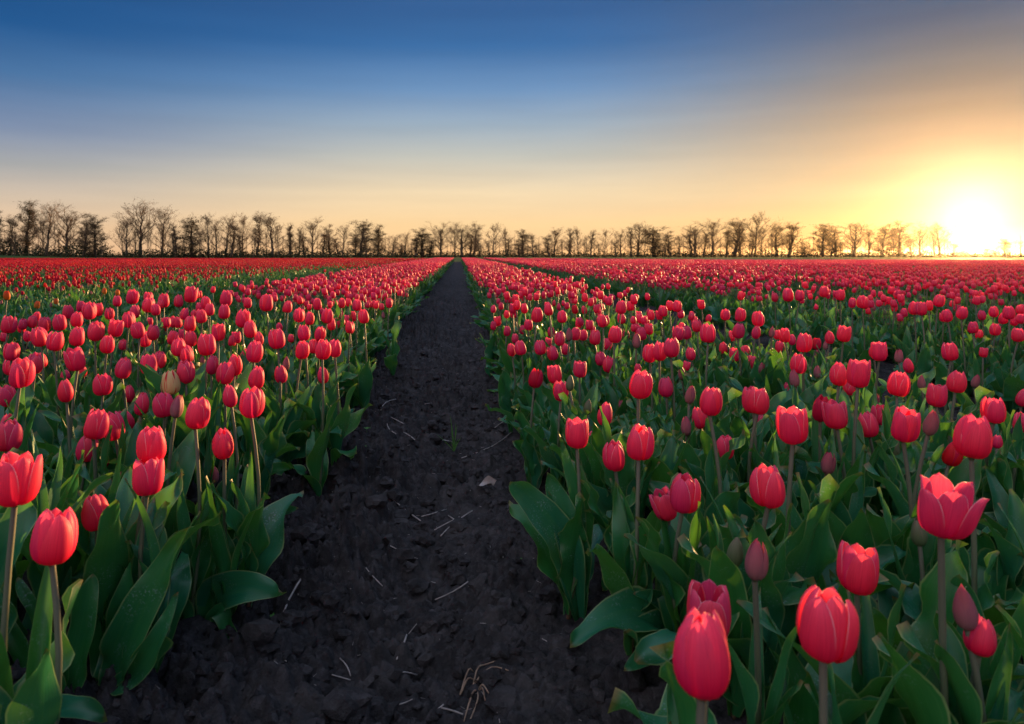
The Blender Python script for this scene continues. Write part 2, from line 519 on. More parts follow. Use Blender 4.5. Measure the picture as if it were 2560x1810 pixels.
def soil_height(X, Y):
    """Path hollows between slightly raised beds, with clods."""
    h = np.full_like(X, 0.0)
    for a, b, k in BEDS:
        if b < -5 or a > 6: continue
        s = np.clip((X - a + 0.06) / 0.14, 0, 1) * np.clip((b + 0.06 - X) / 0.14, 0, 1)
        h = np.maximum(h, s * s * (3 - 2 * s))
    inpath = 1 - h
    z = h * 0.045 - 0.035 * np.exp(-((X + 0.06 + 0.05 * np.sin(Y * 0.7)) / 0.17) ** 2) * np.clip(1.2 - Y / 30, 0.3, 1)
    fade = np.clip(1.4 - Y / 26.0, 0.15, 1)
    z += 0.050 * vnoise(X * 2.1 + 3.3, Y * 2.1) * fade
    z += 0.030 * vnoise(X * 5.3, Y * 5.3 + 9.1) * fade
    c1 = clod_noise(X * 9.0, Y * 9.0)
    c2 = clod_noise(X * 22.0 + 40, Y * 22.0)
    wx, wy = X + 0.012 * vnoise(X * 40, Y * 40 + 3), Y + 0.012 * vnoise(X * 40 + 11, Y * 40)
    c3 = clod_noise(wx * 48.0 + 17, wy * 48.0 + 5)
    c4 = clod_noise(wx * 95.0 + 7, wy * 95.0 + 35)
    rough = np.clip(0.85 - (X + 0.17) * 1.1, 0.35, 1.25)         # looser on the left of the path, trodden on the right
    rough *= 0.55 + 0.9 * np.clip(vnoise(X * 3.1 + 7, Y * 2.3) + 0.5, 0, 1)
    z += (0.11 * c1 * np.clip(vnoise(X * 4 + 70, Y * 4) * 3 + 0.2, 0, 1) + 0.075 * c2 * np.clip(vnoise(X * 7 + 20, Y * 7) * 2.5 + 0.55, 0.1, 1) + 0.040 * c3 + 0.018 * c4) * rough * fade
    z += 0.016 * vnoise(X * 31, Y * 31) * fade + 0.010 * vnoise(X * 66, Y * 66) * fade
    return z - 0.030

_gx = np.concatenate([np.arange(-5.0, -1.15, 0.07), np.arange(-1.15, 0.70, 0.0062), np.arange(0.70, 1.5, 0.05), np.arange(1.5, 2.8, 0.02), np.arange(2.8, 6.0, 0.07)])
_gy = np.exp(np.concatenate([np.arange(math.log(0.66), math.log(6.0), 0.0042), np.arange(math.log(6.0), math.log(82.0), 0.012)]))
GX, GY = np.meshgrid(_gx, _gy)
GZ = soil_height(GX, GY)
GZ[:, 0] = GZ[:, -1] = -0.13
nx, ny = len(_gx), len(_gy)
gv = np.stack([GX, GY, GZ], -1).reshape(-1, 3)
ii = (np.arange(ny - 1)[:, None] * nx + np.arange(nx - 1)[None, :]).ravel()
gf = np.stack([ii, ii + 1, ii + nx + 1, ii + nx], -1)
me = bpy.data.meshes.new('soil')
me.vertices.add(len(gv)); me.vertices.foreach_set('co', gv.ravel())
me.loops.add(len(gf) * 4); me.loops.foreach_set('vertex_index', gf.ravel())
me.polygons.add(len(gf)); me.polygons.foreach_set('loop_start', np.arange(len(gf)) * 4)
me.polygons.foreach_set('use_smooth', np.ones(len(gf), bool))
me.update(calc_edges=True); me.validate()
me.materials.append(M_SOIL)
soil = link_obj('soil', me)
tag(soil, None, None, kind='structure')

def z_at(X, Y):
    return float(soil_height(np.array([[X]]), np.array([[Y]]))[0, 0])

def sheet(name, pts, mat):
    o = link_obj(name, make_mesh(name, pts, [tuple(range(len(pts)))], mats=[mat], smooth=False))
    tag(o, None, None, kind='structure')
    return o
sheet('ground', [(-3000, -60, -0.115), (3000, -60, -0.115), (3000, 5000, -0.115), (-3000, 5000, -0.115)], M_SOIL)
sheet('grass_field', [(-3000, 84, -0.05), (0, 84, -0.05), (22, 50, -0.05), (3000, 50, -0.05), (3000, 5000, -0.05), (-3000, 5000, -0.05)], M_GRASS)
sheet('fallow_strip', [(20, 62, -0.03), (30, 51, -0.03), (600, 51, -0.03), (600, 150, -0.03), (50, 135, -0.03)], M_FALLOW)
def bank():
    """Low grassy dyke in front of the trees on the left."""
    v, f = [], []
    n = 60
    for i in range(n + 1):
        X = -260 + 215 * i / n
        h = 1.05 * min(1, (n - i) / 22.0) * (0.9 + 0.2 * math.sin(i * 0.7))
        for dy, hz in ((-9, -0.06), (-4, 0.55 * h), (-1, h), (2, 0.95 * h), (9, -0.06)):
            v.append((X, 138 + dy + 1.5 * math.sin(i * 0.23), hz))
    for i in range(n):
        for k in range(4):
            a = i * 5 + k
            f.append((a, a + 5, a + 6, a + 1))
    o = link_obj('grass_bank', make_mesh('grass_bank', v, f, None, [M_GRASS]))
    tag(o, None, None, kind='structure')
bank()

# loose clods lying on the path
def build_clods():
    mb = MB()
    phi = (1 + 5 ** 0.5) / 2
    ico = [(-1, phi, 0), (1, phi, 0), (-1, -phi, 0), (1, -phi, 0), (0, -1, phi), (0, 1, phi), (0, -1, -phi), (0, 1, -phi), (phi, 0, -1), (phi, 0, 1), (-phi, 0, -1), (-phi, 0, 1)]
    icf = [(0, 11, 5), (0, 5, 1), (0, 1, 7), (0, 7, 10), (0, 10, 11), (1, 5, 9), (5, 11, 4), (11, 10, 2), (10, 7, 6), (7, 1, 8), (3, 9, 4), (3, 4, 2), (3, 2, 6), (3, 6, 8), (3, 8, 9), (4, 9, 5), (2, 4, 11), (6, 2, 10), (8, 6, 7), (9, 8, 1)]
    r = random.Random(3)
    xs, ys, rs = [], [], []
    for _ in range(3600):
        y = 0.75 * math.exp(r.random() * math.log(12))
        x = -0.75 + 1.1 * (r.random() ** 1.35)
        s = (0.0025 + 0.016 * r.random() ** 3.2)
        if r.random() < 0.03: s *= 1.7
        xs.append(x); ys.append(y); rs.append(s)
    zs = soil_height(np.array(xs), np.array(ys))
    for x, y, s, z in zip(xs, ys, rs, zs):
        ax = [r.uniform(0.7, 1.25) for _ in range(3)]
        R = Euler((r.random() * 6, r.random() * 6, r.random() * 6)).to_matrix()
        v = []
        for p in ico:
            q = Vector(p).normalized() * s * r.uniform(0.55, 1.25)
            q = R @ Vector((q.x * ax[0], q.y * ax[1], q.z * ax[2] * 0.8))
            v.append((x + q.x, y + q.y, float(z) + s * 0.15 + q.z))
        mb.add(v, icf)
    # bigger lumps, mostly on the loose left side of the path
    mids, fine = {}, list(Vector(p).normalized() for p in ico)
    def mid(a, b):
        k = (min(a, b), max(a, b))
        if k not in mids:
            mids[k] = len(fine); fine.append(((fine[a] + fine[b]) / 2).normalized())
        return mids[k]
    ff = []
    for a, b, c in icf:
        ab, bc, ca = mid(a, b), mid(b, c), mid(c, a)
        ff += [(a, ab, ca), (b, bc, ab), (c, ca, bc), (ab, bc, ca)]
    for _ in range(950):
        y = 0.78 * math.exp(r.random() * math.log(7))
        x = -0.72 + 0.95 * r.random() ** 1.7
        s = 0.008 + 0.024 * r.random() ** 2.4
        z = float(soil_height(np.array([x]), np.array([y]))[0])
        ox_, oy_, oz_ = r.uniform(0, 90), r.uniform(0, 90), r.uniform(0, 90)
        sq = (r.uniform(0.8, 1.4), r.uniform(0.8, 1.3), r.uniform(0.5, 0.8))
        P_ = np.array([tuple(p) for p in fine])
        dsp = 1 + 0.55 * vnoise(P_[:, 0] * 1.6 + ox_, P_[:, 1] * 1.6 + oz_) + 0.5 * vnoise(P_[:, 2] * 2.6 + oy_, P_[:, 0] * 2.6 + ox_) + 0.22 * nrg.uniform(-1, 1, len(P_))
        mb.add([(x + p[0] * sq[0] * s * d_, y + p[1] * sq[1] * s * d_, z + s * 0.15 + p[2] * sq[2] * s * d_) for p, d_ in zip(P_, dsp)], ff)
    me_ = mb.mesh('soil_clods', [M_SOIL])
    me_.polygons.foreach_set('use_smooth', [False] * len(me_.polygons))
    o = link_obj('soil_clods', me_)
    tag(o, 'crumbly clods of dark soil scattered over the path', 'soil', kind='stuff')
build_clods()

# ------------------------------------------------------------------ trees on the horizon
def grow_tree(seed, style):
    """Returns (trunk mesh, crown mesh, crown half width), 1 unit tall. style: round, column, broad, bushy"""
    r = random.Random(seed)
    tr, cr = MB(), MB()
    first, spread, rise, nl = dict(round=(0.16, 0.50, 1.75, 12), column=(0.12, 0.26, 1.9, 16), broad=(0.14, 0.50, 1.25, 12), bushy=(0.05, 0.27, 0.95, 20))[style]
    top = 0.76
    pts = []
    lean = Vector((r.uniform(-0.04, 0.04), r.uniform(-0.04, 0.04), 0))
    for i in range(9):
        t = i / 8
        pts.append(Vector((lean.x * t + r.uniform(-0.008, 0.008), lean.y * t + r.uniform(-0.008, 0.008), -0.01 + top * t)))
    v, f, uv = tube(pts, [0.0165 * (1 - 0.85 * i / 8) + 0.002 for i in range(9)], 6)
    tr.add(v, f, uv)
    def twig(q, d, n, L0):
        for _ in range(n):
            a = Vector((r.uniform(-1, 1), r.uniform(-1, 1), r.uniform(-0.5, 1))).normalized()
            e = (d * 0.7 + a).normalized()
            L = L0 * r.uniform(0.5, 1.3)
            side = e.cross(Vector((r.uniform(-1, 1), r.uniform(-1, 1), r.uniform(-1, 1)))).normalized() * (0.0010 if style == 'bushy' else 0.0007)
            cr.add([q - side, q + side, q + e * L], [(0, 1, 2)], None, 0)
            if r.random() < (0.8 if style == 'bushy' else 0.13):
                c = q + e * L * r.uniform(0.3, 1)
                u1 = Vector((r.uniform(-1, 1), r.uniform(-1, 1), r.uniform(-1, 1))).normalized() * r.uniform(.003, .0075)
                u2 = u1.cross(Vector((r.uniform(-1, 1), r.uniform(-1, 1), r.uniform(-1, 1))).normalized()) * 0.9
                cr.add([c - u1, c + u2, c + u1, c - u2], [(0, 1, 2, 3)], None, 1)
    def branch(start, d, length, rad, level):
        n = 5 if level == 0 else 3
        q = start.copy()
        pl, ds = [q.copy()], [d]
        for i in range(n):
            d = (d + Vector((r.uniform(-.2, .2), r.uniform(-.2, .2), r.uniform(-.05, .22)))).normalized()
            q = q + d * (length / n)
            pl.append(q.copy()); ds.append(d)
        v, f, uv = tube(pl, [rad * (1 - 0.75 * i / n) for i in range(n + 1)], 4 if level == 0 else 3, cap=False)
        (tr if level == 0 else cr).add(v, f, uv, 0)
        if level < 2:
            for k in range(6 if level == 0 else 4):
                j = r.randint(1, n)
                a = Vector((r.uniform(-1, 1), r.uniform(-1, 1), r.uniform(-0.35, 0.7))).normalized()
                branch(pl[j].lerp(pl[j - 1], r.random()), (ds[j] * 0.8 + a * 0.75).normalized(), length * r.uniform(0.30, 0.5), rad * 0.45, level + 1)
        if level >= 1:
            for j in range(1, n + 1):
                twig(pl[j], ds[j], 2, 0.055)
    for k in range(nl):
        t = first + (top - first) * (k + r.random() * 0.7) / nl
        base = pts[0].lerp(pts[-1], min(1, t / top))
        a = k * 2.4 + r.uniform(-.6, .6)
        h = (t - first) / (1.0 - first)
        up = rise * (0.75 + 0.9 * h)
        d = Vector((math.cos(a), math.sin(a), up)).normalized()
        ln = spread * (1 - 0.55 * h) * r.uniform(0.6, 1.15)
        if style == 'bushy': ln = spread * (0.75 - 0.4 * h) * r.uniform(0.6, 1.3)
        branch(base, d, ln, 0.0062 * (1 - 0.5 * h), 0)
    for k in range(3):
        a = k * 2.1 + r.random()
        branch(pts[-1], Vector((math.cos(a) * .3, math.sin(a) * .3, 1)).normalized(), 0.2, 0.0035, 0)
    zm = float(np.percentile([v[2] for v in cr.v], 99.5))
    for b in (tr, cr):
        b.v = [Vector(v) / zm for v in b.v]
    wx = np.percentile([abs(v[0]) for v in cr.v], 93)
    return tr.mesh('trunk', [M_BARK]), cr.mesh('crown', [M_TWIG, M_BUDLEAF]), float(wx)

TREE_KINDS = {}
for st, cnt in (('round', 4), ('column', 3), ('broad', 3), ('bushy', 3)):
    TREE_KINDS[st] = [grow_tree(100 + 17 * i + len(st), st) for i in range(cnt)]

# x of the tree, y of its top, crown width (photo seen at 2296 px), style
TREES = [(-14, 472, 40, 'bushy'), (22, 482, 22, 'column'), (58, 450, 46, 'bushy'), (104, 452, 50, 'broad'), (150, 460, 62, 'round'), (187, 480, 26, 'column'), (214, 483, 36, 'bushy'),
 (284, 476, 50, 'broad'), (315, 450, 62, 'round'), (362, 462, 48, 'round'), (396, 502, 26, 'column'), (430, 487, 42, 'bushy'), (468, 477, 46, 'round'), (506, 480, 42, 'broad'), (543, 478, 40, 'round'),
 (577, 477, 24, 'column'), (611, 476, 52, 'round'), (653, 500, 16, 'column'), (671, 507, 16, 'column'), (700, 486, 42, 'round'), (740, 503, 24, 'column'), (768, 502, 28, 'broad'), (808, 495, 42, 'bushy'),
 (848, 505, 30, 'bushy'), (880, 526, 32, 'broad'), (906, 520, 26, 'round'), (945, 512, 42, 'bushy'), (988, 498, 46, 'round'), (1036, 496, 52, 'round'), (1063, 502, 26, 'column'), (1105, 500, 42, 'broad'),
 (1135, 510, 26, 'round'), (1171, 515, 32, 'bushy'), (1196, 522, 26, 'round'), (1243, 510, 36, 'round'), (1275, 513, 16, 'column'), (1297, 508, 24, 'round'), (1325, 516, 22, 'column'), (1356, 513, 28, 'broad'),
 (1391, 512, 32, 'round'), (1430, 498, 44, 'round'), (1466, 510, 42, 'bushy'), (1501, 518, 28, 'column'), (1557, 498, 46, 'round'), (1597, 490, 42, 'round'), (1648, 490, 42, 'column'), (1693, 475, 50, 'round'),
 (1740, 501, 32, 'column'), (1770, 498, 34, 'column'), (1806, 540, 22, 'broad'), (1843, 502, 42, 'bushy'), (1876, 506, 26, 'column'), (1915, 497, 52, 'round'), (1949, 506, 28, 'round'), (1976, 503, 34, 'bushy'),
 (2018, 497, 44, 'bushy'), (2062, 500, 32, 'round'), (2108, 497, 56, 'round'), (2138, 540, 24, 'broad'), (2208, 556, 24, 'bushy'), (2165, 560, 26, 'bushy'), (2232, 553, 24, 'broad'), (2252, 535, 26, 'bushy'), (2288, 538, 30, 'broad'), (2340, 520, 40, 'round')]
rr_ = random.Random(40)
more_trees = []
txx = -30
while txx < 2120:
    txx += rr_.uniform(20, 40)
    if 228 < txx < 262: continue
    nb = min(TREES, key=lambda t: abs(t[0] - txx))
    more_trees.append((txx, nb[1] + (576 - nb[1]) * rr_.uniform(0.12, 0.5), rr_.uniform(20, 34), rr_.choice(['column', 'round', 'broad', 'column', 'round'])))
TREES = sorted([(a, b, c * 1.22, d) for a, b, c, d in TREES] + more_trees)
ORD = ['zeroth', 'first', 'second', 'third', 'fourth', 'fifth', 'sixth', 'seventh', 'eighth', 'ninth', 'tenth', 'eleventh', 'twelfth', 'thirteenth', 'fourteenth', 'fifteenth', 'sixteenth', 'seventeenth', 'eighteenth', 'nineteenth', 'twentieth']
def ordinal(n):
    if n <= 20: return ORD[n]
    tens = {2: 'twenty', 3: 'thirty', 4: 'forty', 5: 'fifty', 6: 'sixty', 7: 'seventy'}
    t, u = divmod(n, 10)
    return tens[t] + '-' + ORD[u] if u else {3: 'thirtieth', 4: 'fortieth', 5: 'fiftieth', 6: 'sixtieth', 7: 'seventieth'}[t]
LOOK = {'round': 'round-crowned bare tree', 'column': 'slender upright bare tree', 'broad': 'wide-branching bare tree', 'bushy': 'dark thickly twigged tree'}
S2 = 2560 / 2296
def tree_distance(px):
    return 150 + 95 * min(1, max(0, px / 1150.0)) + 14 * math.sin(px * 0.35)
n_left = sum(1 for t in TREES if t[0] < 1028)
for i, (tx, ty, tw, st) in enumerate(TREES):
    px, py = tx * S2, ty * S2
    D = tree_distance(tx)
    H = CAM_H + (HY - py) / F * D
    trm, crm, wx = rng.choice(TREE_KINDS[st])
    sx = (tw * S2 / F * D) / 2 / wx
    root = bpy.data.objects.new('tree', None)
    COL.link(root)
    root.location = ((px - VX) / F * D, D, -0.06)
    root.rotation_euler = (0, 0, rng.uniform(0, 6.28))
    root.scale = (sx, sx, H + 0.06)
    big = 'tall ' if H > 9 else ('small ' if H < 5.5 else '')
    if tx < 1028:
        lab = f"{big}{LOOK[st]}, {ordinal(n_left - i)} in the horizon treeline leftward from the path's end"
    else:
        lab = f"{big}{LOOK[st]}, {ordinal(i - n_left + 1)} in the horizon treeline rightward from the path's end"
    tag(root, lab, 'tree', 'trees along the horizon')
    link_obj('trunk', trm, root)
    link_obj('crown', crm, root)

# the wood behind and below: far-off scrub that reads as one mass
def build_undergrowth():
    mb = MB()
    r = random.Random(21)
    def blob(x, y, w, h, n, dens):
        for _ in range(n):
            a = Vector((r.gauss(0, 1), r.gauss(0, 1), 0))
            px_, py_ = x + a.x * w * 0.42, y + a.y * w * 0.42
            z = h * (r.random() ** 0.8) * max(0.2, 1 - (a.x * 0.42) ** 2 * 2.0)
            s = r.uniform(0.10, 0.26) * dens
            u1 = Vector((r.uniform(-1, 1), r.uniform(-1, 1), r.uniform(-1, 1))).normalized() * s
            u2 = u1.cross(Vector((r.uniform(-1, 1), r.uniform(-1, 1), r.uniform(-1, 1))).normalized()) * 0.8
            c = Vector((px_, py_, z))
            mb.add([c - u1, c + u2, c + u1, c - u2], [(0, 1, 2, 3)])
    tx = -60
    while tx < 2380:
        D = tree_distance(tx) + r.uniform(-6, 10)
        X = (tx * S2 - VX) / F * D
        gap = (235 < tx < 262)
        sunny = tx > 2120
        h = r.uniform(1.3, 2.5)
        if r.random() < 0.22 and not gap and not sunny: h = r.uniform(2.2, 3.6)
        if gap: h = 0.5
        if tx < 240 and r.random() < 0.5: h = r.uniform(2.5, 4.2)
        if tx > 2120: h *= 0.8
        blob(X, D + 3, r.uniform(2.6, 4.2), h, int(90 * (0.5 + h / 2)), 1.25)
        tx += r.uniform(6, 11)
    # thin saplings: single upright stems with sprays
    tx = -40
    while tx < 2300:
        if not (232 < tx < 262) and not (2125 < tx < 2235):
            D = tree_distance(tx) + r.uniform(8, 40)
            X = (tx * S2 - VX) / F * D
            h = r.uniform(4.5, 9.0)
            pts = [Vector((X + r.uniform(-.1, .1) * k, D, -0.05 + h * k / 4)) for k in range(5)]
            v, f, uv = tube(pts, [0.09 * (1 - 0.2 * k) + 0.01 for k in range(5)], 4)
            mb.add(v, f, uv, 1)
            for _ in range(110):
                z = h * r.uniform(0.2, 1)
                a = r.random() * 6.28
                L = r.uniform(0.5, 1.3) * (1.2 - z / h * 0.6)
                e = Vector((math.cos(a), math.sin(a), r.uniform(0.5, 1.6))).normalized() * L
                s = Vector((X, D, z))
                sd = Vector((-math.sin(a), math.cos(a), 0)) * 0.018
                mb.add([s - sd, s + sd, s + e], [(0, 1, 2)], None, 1)
        tx += r.uniform(7, 16)
    o = link_obj('undergrowth', mb.mesh('undergrowth', [M_SCRUB, M_TWIG]))
    tag(o, 'dark scrub and saplings under the horizon treeline', 'undergrowth', kind='stuff')
build_undergrowth()

# ------------------------------------------------------------------ tulip pieces
PROFILES = {   # (radius, height) up the flower, height 1
    'egg':   [(0.06, 0.0), (0.18, 0.02), (0.295, 0.14), (0.350, 0.34), (0.345, 0.54), (0.305, 0.74), (0.23, 0.90), (0.15, 1.0)],
    'full':  [(0.06, 0.0), (0.20, 0.02), (0.325, 0.13), (0.380, 0.32), (0.375, 0.54), (0.335, 0.75), (0.26, 0.91), (0.18, 1.0)],
    'cup':   [(0.06, 0.0), (0.20, 0.02), (0.325, 0.13), (0.380, 0.33), (0.385, 0.55), (0.370, 0.76), (0.34, 0.92), (0.30, 1.0)],
    'open':  [(0.06, 0.0), (0.22, 0.03), (0.36, 0.14), (0.43, 0.33), (0.46, 0.55), (0.475, 0.76), (0.485, 0.92), (0.49, 1.0)],
    'slim':  [(0.05, 0.0), (0.15, 0.02), (0.255, 0.14), (0.305, 0.34), (0.295, 0.54), (0.24, 0.74), (0.155, 0.90), (0.08, 1.0)],
    'bud':   [(0.05, 0.0), (0.13, 0.02), (0.215, 0.14), (0.255, 0.32), (0.235, 0.54), (0.17, 0.76), (0.09, 0.91), (0.03, 1.0)],
}
def petal_geo(profile, inner, seed, nu=6, nv=11, flare=0.0):
    r = random.Random(seed)
    rows = smooth_curve(PROFILES[profile], nv)
    bud = profile in ('bud', 'slim')
    Wmax = math.radians({'bud': 66, 'slim': 64, 'open': 46, 'cup': 54}.get(profile, 55))
    if inner: Wmax *= 1.06
    pw = {'open': 1.5, 'cup': 1.9}.get(profile, 2.3)
    v, f, uv = [], [], []
    ph, am = r.uniform(0, 6), r.uniform(0.006, 0.016)
    sk = r.uniform(-0.06, 0.06)
    hs = r.uniform(0.94, 1.03)
    tipout = r.uniform(-0.05, 0.07) + (0.06 if profile in ('open', 'cup') else 0)
    for j, (rad, z) in enumerate(rows):
        t = j / (nv - 1)
        tt = max(0.0, (t - 0.40) / 0.60)
        W = Wmax * ((0.60 if profile != 'open' else 1.6) + (0.40 if profile != 'open' else -0.6) * min(1, t / 0.3)) * max(0.0, 1 - tt ** pw) ** 0.62
        W = max(W, math.radians(2.0))
        rr = rad * (0.885 if inner else 1.04)
        zz = z * (1.02 if inner else 1.0) * hs
        for i in range(nu + 1):
            u = -1 + 2 * i / nu
            a = u * W + sk * t
            # keel at the middle; each petal laps over the next on one side and under on the other
            k = 1 + 0.03 * math.cos(u * math.pi) * t + (0.035 if not inner else 0.02) * u * t - (0.13 if not inner else 0.06) * abs(u) ** 2.6 * min(1, t * 2.5)
            k += am * math.sin(ph + 5 * t + 3 * u) + tipout * max(0, t - 0.6) ** 2 * 6
            R_ = rr * k + flare * t * t * 0.25
            zc = zz - 0.03 * (abs(u) ** 2) * t * (0 if bud else 1)
            v.append((R_ * math.cos(a), R_ * math.sin(a), zc))
            uv.append((0.5 + 0.5 * u, t))
    for j in range(nv - 1):
        for i in range(nu):
            a = j * (nu + 1) + i
            f.append((a, a + 1, a + nu + 2, a + nu + 1))
    return v, f, uv

LEAF_W = [(0, 0.34), (0.10, 0.52), (0.25, 0.84), (0.42, 1.0), (0.60, 0.93), (0.76, 0.70), (0.90, 0.36), (0.97, 0.14), (1, 0.01)]
def leaf_geo(L, W, a0, a1, fold0, fold1, wave, k, twist, seed, nu=6, nv=16, side_bend=0.0):
    """A strap leaf leaving the origin upward and leaning toward +X. Angles in degrees from vertical."""
    r = random.Random(seed)
    ph1, ph2 = r.uniform(0, 6.28), r.uniform(0, 6.28)
    v, f, uv = [], [], []
    p = Vector((0.004, 0, 0))
    for j in range(nv):
        t = j / (nv - 1)
        ang = math.radians(a0 + (a1 - a0) * t ** 1.5)
        yaw = side_bend * t * t
        d = Vector((math.sin(ang) * math.cos(yaw), math.sin(ang) * math.sin(yaw), math.cos(ang)))
        side0 = Vector((-math.sin(yaw), math.cos(yaw), 0))
        nrm0 = side0.cross(d).normalized()                        # upper (stem-facing) side: -X when upright
        nrm0 = -nrm0 if nrm0.x > 0.2 and ang < 1.2 else nrm0
        tw = twist * t
        side = side0 * math.cos(tw) + nrm0 * math.sin(tw)
        nrm = nrm0 * math.cos(tw) - side0 * math.sin(tw)
        w = W * lerp_table(LEAF_W, t)
        fo = fold0 + (fold1 - fold0) * min(1, t * 2.2)
        for i in range(nu + 1):
            u = -1 + 2 * i / nu
            au = abs(u)
            ph = ph1 if u > 0 else ph2
            wv = wave * W * math.sin(ph + k * 2 * math.pi * t) * au ** 1.8 * min(1, t * 4) * (1.15 - t * 0.5)
            wv2 = 0.30 * wave * W * math.sin(ph * 1.7 + k * 4.3 * math.pi * t) * au ** 3 * min(1, t * 4)
            q = p + side * (u * w * math.cos(fo * au * 0.9)) + nrm * (au * w * math.sin(fo * (0.4 + 0.6 * au)) + wv + wv2)
            v.append(q)
            uv.append((0.5 + 0.5 * u, t))
        p = p + d * (L / (nv - 1))
    for j in range(nv - 1):
        for i in range(nu):
            a = j * (nu + 1) + i
            f.append((a, a + 1, a + nu + 2, a + nu + 1))
    return v, f, uv

def random_leaf(r, nu=6, nv=16, kind=None):
    kind = kind or r.choice(['upright', 'upright', 'arch', 'arch', 'spread', 'narrow', 'droop'])
    s = r.randint(0, 10 ** 6)
    if kind == 'upright': return leaf_geo(r.uniform(.27, .36), r.uniform(.028, .044), r.uniform(2, 10), r.uniform(12, 38), 1.0, r.uniform(.2, .55), r.uniform(.2, .6), r.uniform(1.2, 2.4), r.uniform(-.9, .9), s, nu, nv, r.uniform(-.3, .3))
    if kind == 'arch': return leaf_geo(r.uniform(.26, .35), r.uniform(.034, .052), r.uniform(8, 18), r.uniform(50, 85), 0.9, r.uniform(.15, .45), r.uniform(.25, .65), r.uniform(1.2, 2.6), r.uniform(-.7, .7), s, nu, nv, r.uniform(-.5, .5))
    if kind == 'spread': return leaf_geo(r.uniform(.24, .32), r.uniform(.038, .056), r.uniform(22, 38), r.uniform(60, 100), 0.8, r.uniform(.1, .35), r.uniform(.3, .65), r.uniform(1.2, 2.4), r.uniform(-.5, .5), s, nu, nv, r.uniform(-.5, .5))
    if kind == 'narrow': return leaf_geo(r.uniform(.26, .36), r.uniform(.015, .024), r.uniform(2, 8), r.uniform(8, 30), 1.0, r.uniform(.3, .7), r.uniform(.1, .5), r.uniform(1.2, 2.0), r.uniform(-1, 1), s, nu, nv, r.uniform(-.3, .3))
    return leaf_geo(r.uniform(.25, .33), r.uniform(.034, .05), r.uniform(15, 25), r.uniform(100, 140), 0.8, r.uniform(.1, .35), r.uniform(.25, .6), r.uniform(1.2, 2.4), r.uniform(-.5, .5), s, nu, nv, r.uniform(-.5, .5))

r_leaf = random.Random(77)
LEAVES = {k: [] for k in ('upright', 'arch', 'spread', 'narrow', 'droop')}
for k, cnt in (('upright', 7), ('arch', 7), ('spread', 6), ('narrow', 4), ('droop', 4)):
    for _ in range(cnt):
        v, f, uv = random_leaf(r_leaf, 8, 24, k)
        LEAVES[k].append(make_mesh('leaf', v, f, uv, [M_LEAF]))

def stem_geo(sides, n, seed, bend=0.02, r0=0.0050, r1=0.0038):
    r = random.Random(seed)
    a, b = r.uniform(-bend, bend), r.uniform(-bend, bend)
    pts = [Vector((a * math.sin(math.pi * i / (n - 1)), b * math.sin(math.pi * i / (n - 1)), i / (n - 1))) for i in range(n)]
    return tube(pts, [r0 + (r1 - r0) * i / (n - 1) for i in range(n)], sides, cap=False)
STEMS = []
for s in range(5):
    v, f, uv = stem_geo(8, 7, 200 + s)
    STEMS.append(make_mesh('stem', v, f, uv, [M_STEM]))

# flower kinds: profile, petal material, flare
KINDS = {'closed': ('egg', M_PINK), 'full': ('full', M_PINK), 'cup': ('cup', M_PINK), 'open': ('open', M_PINK), 'slim': ('slim', M_PINK), 'bud': ('bud', M_BUD),
         'green': ('bud', M_GREENBUD), 'striped': ('full', M_CREAM), 'red': ('egg', M_RED), 'plain': ('egg', M_RED), 'orange': ('egg', M_ORANGE)}
REAL_H = {'bud': 0.053, 'green': 0.050, 'slim': 0.060}
PETALS = {}
for kname, (prof, mat) in KINDS.items():
    sets = []
    for s in range(3):
        outer = [make_mesh('petal', *petal_geo(prof, False, 10 * s + j + len(kname) * 77, 6, 12), mats=[mat]) for j in range(3)]
        inner = [make_mesh('petal', *petal_geo(prof, True, 500 + 10 * s + j + len(kname) * 77, 6, 12), mats=[mat]) for j in range(3)]
        sets.append((outer, inner))
    PETALS[kname] = sets
v, f, uv = tube([(0, 0, -0.06), (0, 0, 0.0), (0, 0, 0.05), (0, 0, 0.30), (0, 0, 0.34)], [0.055, 0.075, 0.10, 0.07, 0.02], 8)
RECEPT = make_mesh('blossom', v, f, uv, [M_STEM])
def blossom_joined(kname, seed, nu, nv):
    mb = MB()
    prof, mat = KINDS[kname]
    for j in range(3):
        for inner in (0, 1):
            v, f, uv = petal_geo(prof, bool(inner), seed * 7 + j + 3 * inner, nu, nv)
            mb.add(v, f, uv, 0, Matrix.Rotation(math.radians(120 * j + 60 * inner), 4, 'Z'))
    return mb
SMALL_BLOSSOM = {k: [blossom_joined(k, 31 * s + 5, 4, 8).mesh('blossom', [KINDS[k][1]]) for s in range(3)] for k in KINDS}

